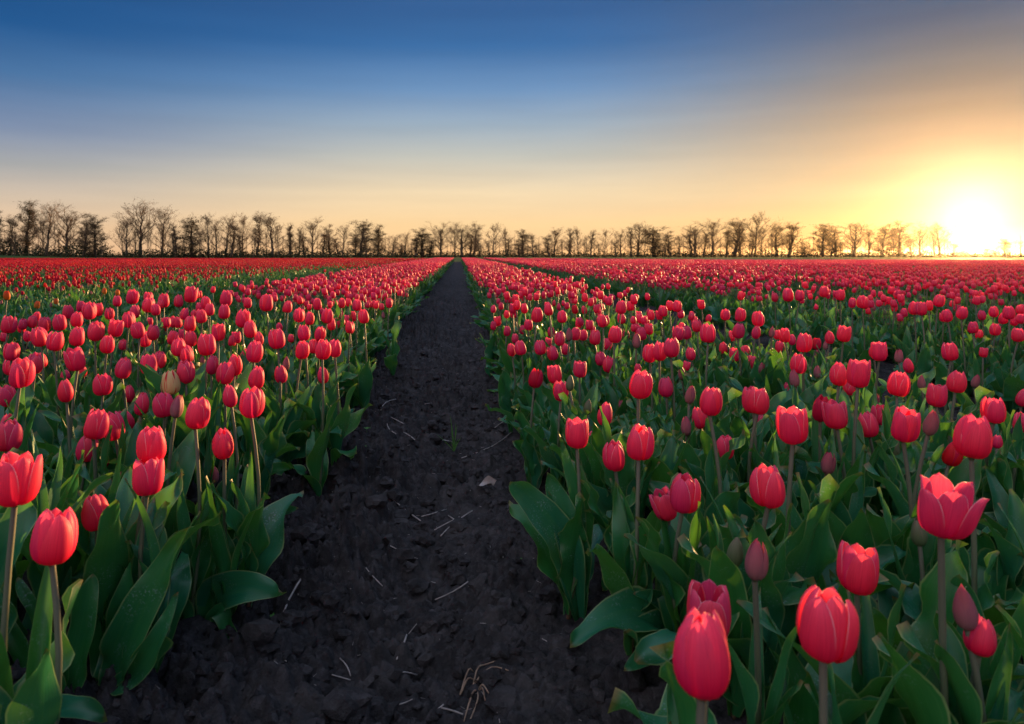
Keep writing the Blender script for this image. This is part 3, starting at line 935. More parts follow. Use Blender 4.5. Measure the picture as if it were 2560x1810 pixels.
# ------------------------------------------------------------------ the tulips that show largest, one by one
# each crop of the photo: offset, scale, then (x, y, height of the flower head, kind, tilt in degrees) in that crop's pixels
CROPS = [
 ((0, 800, 2.296), [(45, 25, 100, 'full'), (240, 95, 110, 'full', -12), (310, 120, 112, 'full', 8), (345, 10, 85, 'closed'), (440, 95, 108, 'full'), (545, 62, 110, 'full'), (612, 138, 105, 'closed'), (655, 45, 100, 'cup'), (800, 55, 95, 'full'), (832, 110, 88, 'closed'), (705, 140, 62, 'closed'),
   (878, 70, 90, 'closed'), (985, 100, 82, 'closed'), (1190, 140, 125, 'full'), (1080, 195, 105, 'closed', -10), (1025, 155, 105, 'closed'), (1100, 105, 90, 'closed'), (1255, 70, 95, 'cup'), (1090, 20, 95, 'closed'), (1445, 50, 100, 'closed'), (1490, 105, 80, 'slim'),
   (1595, 105, 115, 'full'), (1455, 180, 125, 'closed', 8), (1405, 205, 90, 'closed'), (1730, 170, 102, 'full'), (1748, 72, 95, 'closed'), (1830, 75, 85, 'closed', 10), (1850, 165, 115, 'closed'), (1805, 150, 85, 'closed'), (1922, 158, 105, 'closed'), (2008, 40, 70, 'slim'), (2077, 142, 52, 'slim'), (1930, 18, 60, 'closed'),
   (1858, 315, 95, 'slim'), (1618, 308, 105, 'closed'), (1345, 255, 125, 'slim', 4), (1465, 330, 130, 'closed'), (1440, 470, 168, 'full'), (1328, 432, 130, 'slim'), (1212, 255, 110, 'slim'), (1065, 295, 135, 'closed'), (1150, 335, 95, 'slim'), (1285, 300, 130, 'closed', 10),
   (983, 360, 138, 'striped', -6), (945, 480, 145, 'closed'), (1005, 495, 130, 'bud'), (1085, 440, 95, 'bud'), (1120, 535, 175, 'full'), (805, 480, 130, 'slim', 10), (740, 420, 100, 'slim'), (858, 255, 115, 'full'), (910, 225, 100, 'closed', 10), (698, 275, 120, 'closed', 10), (590, 370, 120, 'full'),
   (445, 222, 130, 'cup'), (478, 290, 72, 'closed'), (380, 320, 75, 'closed'), (382, 405, 130, 'slim'), (65, 180, 102, 'full'), (200, 245, 120, 'closed', 8), (245, 228, 90, 'closed'), (115, 295, 165, 'full', 12), (60, 265, 100, 'closed'), (50, 430, 125, 'closed', -8), (535, 600, 165, 'full', 8),
   (665, 605, 155, 'full', -14), (750, 565, 120, 'closed', -25), (495, 730, 160, 'closed', 8), (600, 785, 130, 'slim', -20), (870, 710, 200, 'full', 4), (845, 900, 208, 'cup'), (735, 920, 130, 'bud', -12), (1288, 705, 172, 'closed'), (40, 660, 175, 'full'), (70, 600, 140, 'closed'), (85, 915, 288, 'cup', 3),
   (1235, 885, 95, 'bud'), (1165, 240, 70, 'bud'), (1640, 250, 80, 'bud'), (1380, 320, 80, 'bud')]),
 ((0, 1200, 2.551), [(330, 365, 332, 'full', 3), (620, 198, 226, 'closed', -6), (285, 615, 140, 'green')]),
 ((1200, 800, 3.2457), [(148, 8, 80, 'cup'), (105, 45, 75, 'closed'), (215, 88, 85, 'closed'), (275, 22, 55, 'closed'), (395, 40, 88, 'closed'), (350, 78, 80, 'closed'), (283, 150, 80, 'closed'), (262, 240, 105, 'slim'), (338, 225, 118, 'full'), (495, 222, 118, 'full'), (540, 185, 85, 'cup'), (600, 265, 120, 'closed', -8),
   (580, 95, 85, 'closed'), (645, 148, 115, 'closed'), (688, 235, 92, 'closed'), (765, 108, 110, 'closed'), (725, 112, 108, 'bud'), (838, 120, 92, 'closed'), (803, 30, 78, 'closed'), (625, 45, 72, 'closed'), (440, 470, 155, 'plain', 6), (615, 440, 150, 'cup'), (655, 565, 168, 'closed', -4), (727, 510, 130, 'green'),
   (808, 398, 135, 'cup', 4), (870, 705, 130, 'green'), (985, 310, 115, 'closed', -10), (1038, 355, 130, 'closed', 5), (1085, 115, 135, 'full'), (1190, 115, 78, 'closed'), (1160, 200, 78, 'slim'), (1268, 165, 125, 'bud', 5), (1285, 75, 82, 'closed'), (1378, 265, 152, 'closed'), (1455, 250, 155, 'closed'), (1550, 220, 162, 'closed', 4),
   (1605, 105, 112, 'cup', 6), (1010, 5, 90, 'closed'), (1280, 395, 85, 'closed'), (1285, 515, 222, 'full'), (1510, 543, 162, 'closed'), (1693, 600, 150, 'bud', 10), (1712, 273, 105, 'closed'), (1665, 370, 80, 'cup', 15), (1640, 430, 110, 'bud'), (1850, 105, 156, 'full', 4), (1765, 45, 100, 'closed'), (1862, 650, 238, 'closed', 3),
   (1795, 790, 180, 'closed', -8), (1975, 225, 98, 'closed', -6), (2012, 225, 80, 'green'), (2090, 85, 122, 'full', 5), (2055, 130, 92, 'closed', -8), (2068, 280, 108, 'cup'), (2145, 255, 105, 'closed'), (2200, 342, 105, 'closed', 10), (2235, 95, 100, 'slim'), (2222, 648, 206, 'full'), (1005, 765, 185, 'slim', 8), (1165, 700, 112, 'bud'),
   (785, 920, 236, 'cup', 2), (900, 975, 172, 'slim', 6), (1095, 1093, 242, 'closed', -3), (1285, 990, 272, 'full', 4), (1150, 1040, 170, 'closed'), (1505, 870, 142, 'slim'), (1680, 860, 152, 'bud'), (1975, 1030, 192, 'full', 4), (1645, 1400, 298, 'full', 3), (1535, 1490, 240, 'cup', -20), (1915, 1510, 142, 'green')]),
 ((1860, 800, 3.2457), [(115, 10, 62, 'closed'), (92, 100, 105, 'slim'), (148, 105, 68, 'bud'), (222, 95, 92, 'bud', 6), (268, 118, 78, 'closed'), (338, 123, 112, 'cup'), (388, 160, 88, 'slim'), (295, 213, 105, 'closed'), (480, 182, 150, 'full'), (582, 190, 98, 'plain'), (697, 138, 105, 'slim'), (660, 205, 75, 'bud'),
   (805, 110, 132, 'cup', 5), (578, 270, 75, 'bud'), (55, 342, 110, 'closed', 6), (15, 255, 100, 'closed'), (138, 395, 102, 'bud'), (305, 490, 100, 'bud', -15), (420, 470, 142, 'bud', -6), (505, 420, 82, 'green'), (437, 350, 152, 'full'), (362, 565, 120, 'slim'), (595, 420, 105, 'bud'), (620, 570, 112, 'slim', 8),
   (770, 435, 186, 'closed'), (925, 432, 226, 'cup', 3), (850, 550, 112, 'cup', 4), (1098, 255, 156, 'cup'), (1055, 250, 120, 'closed'), (1255, 290, 112, 'bud'), (1342, 370, 116, 'slim', -6), (1240, 515, 194, 'full'), (1445, 505, 116, 'bud'), (1558, 610, 186, 'cup', 6), (1717, 500, 172, 'full', 4), (1680, 255, 146, 'full'),
   (1855, 60, 96, 'full'), (1905, 115, 78, 'closed'), (2038, 75, 96, 'full'), (1980, 30, 72, 'closed'), (2005, 155, 72, 'closed'), (1940, 262, 82, 'cup', 10), (2225, 120, 112, 'full'), (1865, 490, 112, 'bud'), (2028, 730, 206, 'full', 4), (2245, 625, 146, 'slim'), (2250, 830, 162, 'closed', 8), (110, 650, 212, 'full'),
   (125, 825, 142, 'slim'), (395, 850, 292, 'cup', -3), (617, 712, 206, 'plain', 5), (755, 770, 222, 'cup'), (1045, 645, 122, 'bud', 8), (1090, 765, 160, 'cup', 8), (1020, 848, 202, 'closed'), (1290, 845, 266, 'cup', 2), (1495, 825, 212, 'bud', 5), (1845, 945, 345, 'full', 10), (1660, 1080, 190, 'plain', 14), (2045, 985, 110, 'closed', 10),
   (1230, 1045, 152, 'green', -3), (670, 1155, 182, 'bud', 4), (200, 1345, 322, 'full', -3)]),
 ((1860, 1200, 2.66), [(1312, 180, 358, 'open', 3), (752, 590, 306, 'cup', 4), (525, 945, 442, 'full', 2), (1485, 850, 284, 'bud', -4), (1560, 1040, 250, 'closed', 14), (1168, 345, 182, 'green')]),
 ((1300, 1200, 2.66), [(1210, 1165, 535, 'closed', 2), (1258, 870, 360, 'cup', -2), (1420, 470, 202, 'green'), (1562, 530, 262, 'bud', 6)]),
 ((0, 450, 1.794), [(590, 522, 65, 'full'), (525, 542, 50, 'closed'), (665, 525, 50, 'closed'), (662, 560, 66, 'full'), (735, 540, 62, 'full'), (850, 513, 72, 'cup'), (800, 542, 56, 'closed'), (925, 550, 60, 'closed'), (1010, 530, 70, 'full'), (905, 610, 62, 'full'), (1005, 590, 66, 'full'), (1085, 620, 80, 'full'), (1195, 550, 76, 'full'),
   (1110, 550, 50, 'closed'), (825, 600, 55, 'closed'), (577, 625, 70, 'full'), (603, 590, 60, 'closed'), (700, 580, 55, 'closed'), (940, 580, 55, 'full'), (272, 560, 40, 'closed'), (305, 590, 60, 'full'), (360, 565, 50, 'closed'), (400, 585, 76, 'full', 6), (438, 580, 60, 'closed'), (490, 598, 52, 'full'), (345, 625, 66, 'full'),
   (270, 638, 72, 'full'), (145, 635, 56, 'closed'), (200, 645, 66, 'full', 8), (1290, 568, 52, 'full'), (1340, 605, 62, 'full'), (1425, 555, 56, 'closed'), (1465, 608, 66, 'full'), (1385, 620, 60, 'closed'), (1600, 560, 52, 'full'), (1530, 550, 46, 'closed'), (1770, 590, 40, 'closed'), (1820, 605, 32, 'slim'), (1585, 610, 46, 'closed'),
   (1635, 610, 62, 'full'), (1870, 567, 32, 'slim'), (1805, 555, 36, 'closed'), (1745, 550, 46, 'closed'), (1508, 640, 46, 'closed'), (1570, 660, 55, 'closed'), (32, 517, 42, 'orange'), (78, 508, 40, 'bud'), (290, 518, 26, 'bud'), (408, 510, 36, 'bud'), (47, 465, 36, 'red'), (90, 432, 34, 'red'), (215, 450, 30, 'red'), (563, 432, 30, 'red'), (516, 447, 30, 'red')]),
 ((1280, 450, 1.794), [(110, 603, 66, 'full'), (168, 580, 56, 'closed'), (58, 575, 46, 'closed'), (225, 613, 56, 'full'), (225, 560, 40, 'closed'), (285, 580, 42, 'plain'), (350, 568, 40, 'closed'), (488, 570, 60, 'full'), (410, 630, 60, 'closed'), (300, 640, 46, 'full'), (345, 610, 40, 'closed'), (330, 525, 42, 'closed'), (550, 535, 46, 'closed'),
   (410, 490, 40, 'closed'), (625, 605, 46, 'closed'), (605, 628, 42, 'closed'), (678, 587, 50, 'full'), (707, 562, 46, 'full'), (740, 565, 50, 'full'), (957, 603, 50, 'full'), (1020, 602, 60, 'full'), (1105, 620, 66, 'full'), (910, 603, 36, 'bud'), (495, 620, 50, 'closed'), (72, 648, 50, 'closed'), (1570, 545, 56, 'full'),
   (1525, 550, 46, 'closed'), (1670, 568, 40, 'closed'), (1805, 575, 60, 'full'), (1838, 577, 60, 'full'), (1955, 608, 56, 'full'), (2015, 595, 56, 'full'), (2110, 605, 46, 'closed'), (2160, 590, 50, 'closed'), (2230, 595, 60, 'full'), (2200, 620, 50, 'closed'), (1910, 540, 56, 'full'), (1870, 563, 46, 'closed'),
   (1400, 500, 50, 'full'), (1470, 515, 50, 'full'), (1240, 515, 60, 'full'), (1290, 518, 50, 'full'), (1180, 525, 42, 'closed'), (1060, 535, 40, 'closed'), (1025, 518, 42, 'closed')]),
]
SPECIAL = {}      # (rounded photo pixel) -> label, filled below for the ones with a look of their own
LOOKS = {'closed': 'closed red tulip', 'full': 'plump red tulip', 'cup': 'tip-parted red tulip', 'open': 'wide open red tulip', 'slim': 'slim red tulip', 'bud': 'dusky pink bud', 'green': 'green bud',
         'striped': 'cream tulip flamed with red', 'red': 'deep red tulip', 'plain': 'plain deep red tulip', 'orange': 'yellow and red tulip'}

occupied = []          # (px, py, half size) of placed heads in the photo
def head_world(px, py, hpx, kind):
    S0 = REAL_H.get(kind, 0.066)
    dy = py - HY
    H = CAM_H - dy * S0 / hpx
    lo, hi = (0.22, 0.44) if kind in ('bud', 'green', 'slim') else (0.33, 0.50)
    H = min(hi, max(lo, H))
    d = (CAM_H - H) * F / dy
    return Vector(((px - VX) / F * d, d, H)), hpx * d / F

def clone_leaf(parent, kinds, r, k=1.0):
    me_ = r.choice(LEAVES[r.choice(kinds)])
    s = k * r.uniform(0.85, 1.12)
    return link_obj('leaf', me_, parent, (0, 0, 0.0), (0, 0, 0), (s, s, s))

def build_tulip(head, size, kind, tilt, r, detail, nleaf, label, group):
    lean = Vector((r.uniform(-0.02, 0.02) + math.radians(tilt) * 0.05 * -1, r.uniform(-0.025, 0.025), 0))
    base = Vector((head.x + lean.x, head.y + lean.y, 0))
    base.z = z_at(base.x, base.y) - 0.004
    root = bpy.data.objects.new('tulip', None)
    COL.link(root)
    root.location = base
    tag(root, label, 'tulip', group)
    top = Vector((head.x, head.y, head.z - size * 0.5)) - base
    q = top.to_track_quat('Z', 'Y')
    st = link_obj('stem', r.choice(STEMS), root, (0, 0, 0), q.to_euler(), (1, 1, top.length + 0.003))
    # the head follows the stem, plus its own tilt across the view
    hq = Matrix.Rotation(math.radians(tilt), 4, 'Y') @ Matrix.Rotation(math.radians(r.uniform(-8, 12)), 4, 'X') @ Matrix.Rotation(r.uniform(0, 6.28), 4, 'Z')
    if detail:
        bl = link_obj('blossom', RECEPT, root, top, hq.to_euler(), (size, size, size))
        outer, inner = r.choice(PETALS[kind])
        fl = r.uniform(0, 5) if kind == 'open' else r.uniform(-2, 4)
        for j in range(3):
            link_obj('petal', outer[j], bl, (0, 0, 0), (0, math.radians(fl + r.uniform(-2, 4)), math.radians(120 * j + r.uniform(-5, 5))))
            link_obj('petal', inner[j], bl, (0, 0, 0), (0, math.radians(r.uniform(-2, 2)), math.radians(60 + 120 * j + r.uniform(-5, 5))))
    else:
        link_obj('blossom', r.choice(SMALL_BLOSSOM[kind]), root, top, hq.to_euler(), (size, size, size))
    a0 = r.uniform(0, 6.28)
    for j in range(nleaf):
        lf = clone_leaf(root, ['arch', 'spread', 'upright', 'droop'] if j == 0 else (['upright', 'upright', 'arch', 'narrow'] if j < 3 else ['narrow', 'upright']), r, 1.0 if j < 2 else 0.9)
        lf.rotation_euler = (r.uniform(-.08, .08), r.uniform(-.08, .08), a0 + j * 2.2 + r.uniform(-.5, .5))
        lf.location = (0, 0, 0.012 * j)
    return root

def bed_name(X):
    if X < -3.1: return 'in the sparse bed beyond the left bed'
    if X < -0.3: return 'in the left bed'
    if X < 2.1: return 'in the right bed'
    return 'in the bed beyond the right trench'

rt = random.Random(5)
heads = []
for (ox, oy, s), lst in CROPS:
    for e in lst:
        px, py, hp = ox + e[0] / s, oy + e[1] / s, e[2] / s
        heads.append((hp, px, py, e[3], e[4] if len(e) > 4 else rt.uniform(-9, 9)))
heads.sort(reverse=True)
ANCHORS = {   # photo pixel of a tulip with a look or place of its own -> (its short name, its label)
 (428, 957): ('the cream flamed tulip', 'cream tulip flamed with red among the red ones of the left bed'),
 (37, 1198): ('the tulip cut by left edge', 'big red tulip with parted tips cut by the left photo edge'),
 (129, 1343): ('the foremost left-bed tulip', 'plump red tulip, the foremost of the left bed'),
 (243, 1278): ('the second foremost left-bed tulip', 'small closed red tulip next behind the foremost one of the left bed'),
 (368, 1192): ('the third foremost left-bed tulip', 'red tulip with parted white-edged tips, third from the front of the left bed'),
 (561, 1107): ('the low path-side left-bed tulip', 'closed red tulip standing lowest at the path side of the left bed'),
 (627, 1005): ('the tall path-side left-bed tulip', 'tall bright red tulip with long grey stem at the path side of the left bed'),
 (290, 1063): ('the leaning left-bed tulip', 'plump red tulip leaning left beside its twin in the left bed'),
 (809, 937): ('the slim left path-edge tulip', 'slim small red tulip standing apart at the left path edge'),
 (1755, 1638): ('the largest tulip', 'largest red tulip, closed, at the bottom of the right bed'),
 (1773, 1527): ('the cup behind the largest', 'red tulip cup with white petal edges right behind the largest tulip'),
 (2057, 1555): ('the second largest tulip', 'plump red tulip over a pale leaf, second largest in the right bed'),
 (2353, 1268): ('the wide open tulip', 'wide open red tulip with spread pointed petals in the right bed'),
 (2143, 1422): ('the parted third-largest tulip', 'red tulip with one petal parting, behind the second largest tulip'),
 (2418, 1520): ('the lowest pink bud', 'closed dusky pink tulip bud on a bare stem at the lower right'),
 (2428, 1091): ('the round leaning tulip', 'very round red tulip leaning right, near the right photo edge'),
 (1922, 1214): ('the lone upright right-bed tulip', 'upright plump red tulip, alone above the rounded leaf of the right bed'),
 (1707, 1231): ('the tulip hiding a torn one', 'plump red tulip standing before a torn tilted one'),
 (1673, 1259): ('the torn tulip', 'torn red tulip half hidden behind a plump one in the right bed'),
 (1442, 1083): ('the foremost right path-edge tulip', 'red tulip with one petal opening, nearest the path in the right bed'),
 (1596, 1105): ('the taller touching tulip', 'plump red tulip, taller of a touching pair near the path in the right bed'),
 (1537, 1137): ('the lower touching tulip', 'closed red tulip, lower of a touching pair near the path in the right bed'),
 (1336, 945): ('the plain path-side red tulip', 'deep red tulip without pale edges beside the path in the right bed'),
 (1596, 959): ('the tall plump right-bed tulip', 'tall plump red tulip before a half-hidden one in the right bed'),
 (1774, 1000): ('the tall closed right-bed tulip', 'tall closed red tulip above a half-hidden tilted one in the right bed'),
 (2050, 1019): ('the plain mid-bed red tulip', 'deep red tulip without pale edges in the middle of the right bed'),
 (1982, 1062): ('the straight cup tulip', 'red tulip cup on a straight bare stem in mid right bed'),
 (2145, 933): ('the tall cup tulip', 'tall red tulip cup beside a smaller one in mid right bed'),
 (2378, 879): ('the tulip before the trench', 'plump red tulip standing alone before the dark right trench'),
 (2321, 1054): ('the dusky right-bed bud', 'dusky pink pointed bud between two red tulips of the right bed'),
 (18, 738): ('the yellow and red tulip', 'yellow and red tulip standing alone in the sparse bed at far left'),
 (1770, 832): ('the tall far right-bed tulip', 'tall plump red tulip rising above its neighbours far back in the right bed'),
 (2108, 834): ('the highest trench-side cup', 'red tulip cup highest at the trench side of the right bed'),
 (690, 757): ('the tall far left-bed tulip', 'plump red tulip tallest in the far middle of the left bed'),
}
def direction(dx, dy):
    if abs(dx) > 2.2 * abs(dy): return 'right of' if dx > 0 else 'left of'
    if abs(dy) > 2.2 * abs(dx): return 'below' if dy > 0 else 'above'
    return ('below' if dy > 0 else 'above') + (' and right of' if dx > 0 else ' and left of')
heads = heads[:300]
an_of, taken = {}, set()
for (ax, ay), (nm, lab) in ANCHORS.items():
    k = min((i for i in range(len(heads)) if i not in taken), key=lambda i: (heads[i][1] - ax) ** 2 + (heads[i][2] - ay) ** 2)
    taken.add(k)
    an_of[k] = (nm, lab)
sector = {}
for i, h in enumerate(heads):
    if i in an_of: continue
    k = min(an_of, key=lambda q: (heads[q][1] - h[1]) ** 2 + (heads[q][2] - h[2]) ** 2)
    dx, dy = h[1] - heads[k][1], h[2] - heads[k][2]
    sector.setdefault((k, direction(dx, dy)), []).append((math.hypot(dx, dy), i))
tulip_label = {i: a[1] for i, a in an_of.items()}
for (k, dr), lst in sector.items():
    for n, (_, i) in enumerate(sorted(lst)):
        tulip_label[i] = f"{LOOKS[heads[i][3]]}, {'nearest' if n == 0 else ordinal(n + 1) + ' one'} {dr} {an_of[k][0]}"
for i, (hp, px, py, kind, tilt) in enumerate(heads):
    pos, size = head_world(px, py, hp, kind)
    occupied.append((px, py, hp * 0.5, pos))
    build_tulip(pos, size, kind, tilt, rt, hp > 27, 5 if pos.y < 3.2 else 4, tulip_label[i], 'tulips ' + bed_name(pos.x))

# plants whose broad leaves reach out over the path or stand out in front (photo seen at 2296 px):
# foot on the ground, label, leaves as (two middles and tip, each with its depth beyond the foot; half width in photo px; facing)
def at_depth(px, py, d):
    return Vector(((px * S2 - VX) / F * d, d, CAM_H - (py * S2 - HY) / F * d))
def curve_leaf(P, W, hint, seed, wave=0.38, fold=0.35, nu=8, nv=26):
    r = random.Random(seed)
    C = [Vector(c) for c in smooth_curve([tuple(p) for p in P], nv)]
    ph1, ph2, k = r.uniform(0, 6.28), r.uniform(0, 6.28), r.uniform(1.2, 2.2)
    v, f, uv = [], [], []
    for j, c in enumerate(C):
        t = j / (nv - 1)
        tg = (C[min(j + 1, nv - 1)] - C[max(j - 1, 0)]).normalized()
        side = tg.cross(Vector(hint)).normalized()
        nrm = side.cross(tg).normalized()
        w = W * lerp_table(LEAF_W, t)
        fo = 0.9 + (fold - 0.9) * min(1, t * 2.2)
        for i in range(nu + 1):
            u = -1 + 2 * i / nu
            au = abs(u)
            ph = ph1 if u > 0 else ph2
            wv = wave * W * (math.sin(ph + k * 6.28 * t) * au ** 1.8 + 0.30 * math.sin(ph * 1.7 + k * 13 * t) * au ** 3) * min(1, t * 4)
            v.append(c + side * (u * w * math.cos(fo * au * 0.9)) + nrm * (au * w * math.sin(fo * (0.4 + 0.6 * au)) + wv))
            uv.append((0.5 + 0.5 * u, t))
    for j in range(nv - 1):
        for i in range(nu):
            a = j * (nu + 1) + i
            f.append((a, a + 1, a + nu + 2, a + nu + 1))
    return v, f, uv
CAMWARD, UPWARD, TILTED = (0.0, -0.92, 0.38), (0.0, -0.45, 0.9), (-0.25, -0.65, 0.7)
PLANTS = [
 ((462, 1395), 'plant with a broad rounded leaf drooping over the path from the left bed', [([(480, 1345, 0), (550, 1316, -.04), (633, 1328, -.07)], 42, CAMWARD), ([(462, 1290, 0), (475, 1220, -.01), (488, 1162, -.02)], 28, CAMWARD), ([(490, 1372, -.02), (512, 1410, -.05), (543, 1462, -.08)], 20, TILTED), ([(440, 1330, .02), (432, 1270, .02), (420, 1200, .03)], 24, CAMWARD)]),
 ((530, 1300), 'plant sending a wide curling leaf over the path from the left bed', [([(548, 1238, 0), (595, 1178, -.03), (668, 1138, -.06)], 34, TILTED), ([(545, 1220, .01), (558, 1140, .02), (553, 1042, .03)], 27, CAMWARD), ([(520, 1230, .03), (500, 1180, .05), (492, 1110, .06)], 25, CAMWARD)]),
 ((240, 1590), 'plant with a big dusty leaf at the near corner of the left bed', [([(268, 1480, 0), (335, 1325, .0), (422, 1183, .01)], 46, CAMWARD), ([(250, 1500, .01), (268, 1390, .02), (297, 1250, .03)], 32, CAMWARD), ([(225, 1480, .02), (230, 1380, .04), (262, 1290, .05)], 30, TILTED), ([(290, 1520, -.01), (350, 1440, -.02), (395, 1330, -.01)], 28, CAMWARD)]),
 ((150, 1625), 'plant with wavy upright leaves in front of the foremost left tulip', [([(165, 1510, 0), (190, 1400, .01), (205, 1288, .02)], 40, CAMWARD), ([(135, 1500, -.01), (92, 1395, -.02), (38, 1296, -.02)], 24, CAMWARD), ([(120, 1540, -.02), (60, 1480, -.03), (10, 1380, -.02)], 34, TILTED)]),
 ((150, 1712), 'plant with a crumpled leaf at the bottom left corner', [([(100, 1640, 0), (140, 1590, -.01), (238, 1606, -.02)], 42, UPWARD), ([(90, 1650, .01), (50, 1600, .02), (0, 1570, .03)], 36, TILTED)]),
 ((45, 1610), 'plant with tall leaves at the left photo edge below the big tulip', [([(40, 1500, 0), (30, 1390, .01), (22, 1240, .02)], 34, CAMWARD), ([(62, 1500, .02), (78, 1400, .03), (82, 1290, .04)], 30, CAMWARD), ([(20, 1520, -.01), (-20, 1440, -.01), (-40, 1330, .0)], 36, TILTED)]),
 ((112, 1530), 'plant with narrow leaves behind the foremost left tulip stem', [([(106, 1440, .03), (100, 1350, .05), (108, 1255, .06)], 26, CAMWARD), ([(135, 1440, .03), (150, 1370, .05), (158, 1270, .06)], 24, CAMWARD), ([(80, 1450, .02), (52, 1380, .03), (40, 1330, .04)], 26, CAMWARD)]),
 ((330, 1440), 'plant with overlapping leaves behind the big dusty leaf', [([(335, 1370, .0), (350, 1280, .01), (362, 1170, .02)], 34, CAMWARD), ([(310, 1380, .02), (290, 1290, .03), (275, 1200, .04)], 34, CAMWARD), ([(370, 1390, -.01), (400, 1330, -.02), (412, 1260, -.01)], 28, TILTED)]),
 ((1300, 1368), 'lone plant with wavy leaves standing out from the right bed onto the path', [([(1290, 1270, 0), (1262, 1150, .0), (1226, 1058, .01)], 38, CAMWARD), ([(1296, 1240, .01), (1292, 1120, .02), (1252, 968, .03)], 20, CAMWARD), ([(1268, 1235, -.01), (1205, 1140, -.03), (1145, 1080, -.05)], 44, TILTED), ([(1302, 1250, .02), (1310, 1130, .03), (1290, 1020, .04)], 24, CAMWARD)]),
 ((1205, 1073), 'small plant with one dusty leaf leaning over the path from the right bed', [([(1203, 1042, 0), (1182, 1018, -.02), (1152, 988, -.03)], 30, TILTED), ([(1215, 1030, .02), (1215, 980, .03), (1195, 930, .04)], 24, CAMWARD)]),
 ((1530, 1510), 'plant with three broad leaves sprawling over the path from the right bed', [([(1445, 1385, -.02), (1365, 1390, -.06), (1278, 1446, -.10)], 48, UPWARD), ([(1500, 1425, -.01), (1440, 1425, -.05), (1396, 1420, -.09)], 44, TILTED), ([(1545, 1430, .01), (1500, 1368, .0), (1420, 1330, -.01)], 36, TILTED), ([(1530, 1480, -.02), (1470, 1470, -.06), (1400, 1500, -.09)], 40, TILTED)]),
 ((1450, 1345), 'plant with a pointed leaf leaning over the path from the right bed', [([(1440, 1282, 0), (1395, 1228, -.02), (1340, 1163, -.03)], 28, TILTED), ([(1470, 1270, .02), (1480, 1210, .03), (1437, 1168, .03)], 26, CAMWARD), ([(1430, 1300, .03), (1385, 1290, .02), (1350, 1320, .0)], 30, TILTED)]),
 ((1700, 1640), 'plant with a tall cupped leaf right of the largest tulip', [([(1692, 1500, 0), (1682, 1380, .01), (1664, 1238, .02)], 40, CAMWARD), ([(1730, 1520, .02), (1745, 1400, .03), (1755, 1260, .04)], 42, CAMWARD), ([(1660, 1560, -.01), (1610, 1510, -.02), (1575, 1440, -.02)], 30, TILTED)]),
 ((1835, 1690), 'plant with a pale blue-green broad leaf below the second largest tulip', [([(1825, 1600, .05), (1815, 1520, .06), (1835, 1430, .07)], 58, CAMWARD), ([(1820, 1595, -.02), (1772, 1520, -.03), (1722, 1450, -.04)], 14, CAMWARD)]),
 ((1830, 1290), 'plant with an upright rounded leaf in the middle of the right bed', [([(1822, 1200, 0), (1816, 1120, .01), (1812, 1045, .02)], 44, CAMWARD), ([(1790, 1230, .0), (1755, 1160, .01), (1745, 1060, .02)], 24, CAMWARD), ([(1870, 1230, .01), (1910, 1170, .02), (1930, 1110, .03)], 34, TILTED)]),
 ((2190, 1690), 'plant with a pointed upright leaf below the pink bud at the bottom right', [([(2190, 1610, 0), (2186, 1530, .01), (2180, 1448, .02)], 30, CAMWARD), ([(2220, 1620, .01), (2250, 1560, .02), (2290, 1480, .03)], 36, TILTED)]),
 ((2110, 1450), 'plant with a slender twisted leaf beside the wide open tulip stem', [([(2096, 1385, 0), (2090, 1290, .0), (2158, 1180, .01)], 20, CAMWARD), ([(2150, 1400, .02), (2200, 1310, .03), (2200, 1190, .04)], 40, CAMWARD), ([(2060, 1390, .01), (2020, 1330, .02), (1975, 1290, .02)], 36, CAMWARD)]),
 ((1965, 1650), 'plant with a wavy sideways leaf at the bottom of the right bed', [([(1985, 1590, 0), (2030, 1550, -.01), (2076, 1510, -.02)], 32, UPWARD), ([(1930, 1580, .02), (1925, 1480, .03), (1950, 1380, .04)], 34, CAMWARD), ([(2010, 1540, .03), (2040, 1440, .05), (2010, 1340, .06)], 34, CAMWARD)]),
 ((715, 1055), 'plant with upright leaves on bare soil at the left bed edge', [([(712, 990, 0), (702, 935, .0), (690, 878, .01)], 25, CAMWARD), ([(722, 1000, .01), (730, 940, .02), (760, 850, .03)], 18, CAMWARD), ([(735, 1005, -.01), (775, 960, -.02), (832, 906, -.02)], 26, TILTED)]),
 ((545, 1150), 'plant with a curled leaf tip above the soil at the left bed edge', [([(568, 1090, 0), (608, 1058, -.02), (655, 1052, -.04)], 28, TILTED), ([(560, 1080, .02), (580, 1010, .03), (610, 920, .04)], 24, CAMWARD), ([(520, 1080, .01), (520, 1000, .02), (555, 920, .03)], 26, CAMWARD)]),
 ((625, 1075), 'plant with a long low leaf reaching toward the path from the left bed', [([(655, 1025, 0), (690, 1008, -.02), (742, 990, -.03)], 18, TILTED), ([(640, 1000, .01), (665, 930, .02), (715, 840, .03)], 18, CAMWARD)]),
]
for pi, (foot, lab, lvs) in enumerate(PLANTS):
    B = ground_pt(foot[0] * S2, foot[1] * S2)
    root = bpy.data.objects.new('tulip_plant', None)
    COL.link(root)
    root.location = (B.x, B.y, z_at(B.x, B.y) - 0.004)
    tag(root, lab, 'plant', 'flowerless tulip plants in the near beds')
    for li, (pts_, hw, hint) in enumerate(lvs):
        P = [Vector((0, 0, 0))] + [at_depth(q[0], q[1], B.y + q[2]) - Vector(root.location) for q in pts_]
        v, f, uv = curve_leaf(P, hw * S2 / F * B.y, hint, pi * 31 + li * 7 + 3)
        link_obj('leaf', make_mesh('leaf', v, f, uv, [M_LEAF]), root)

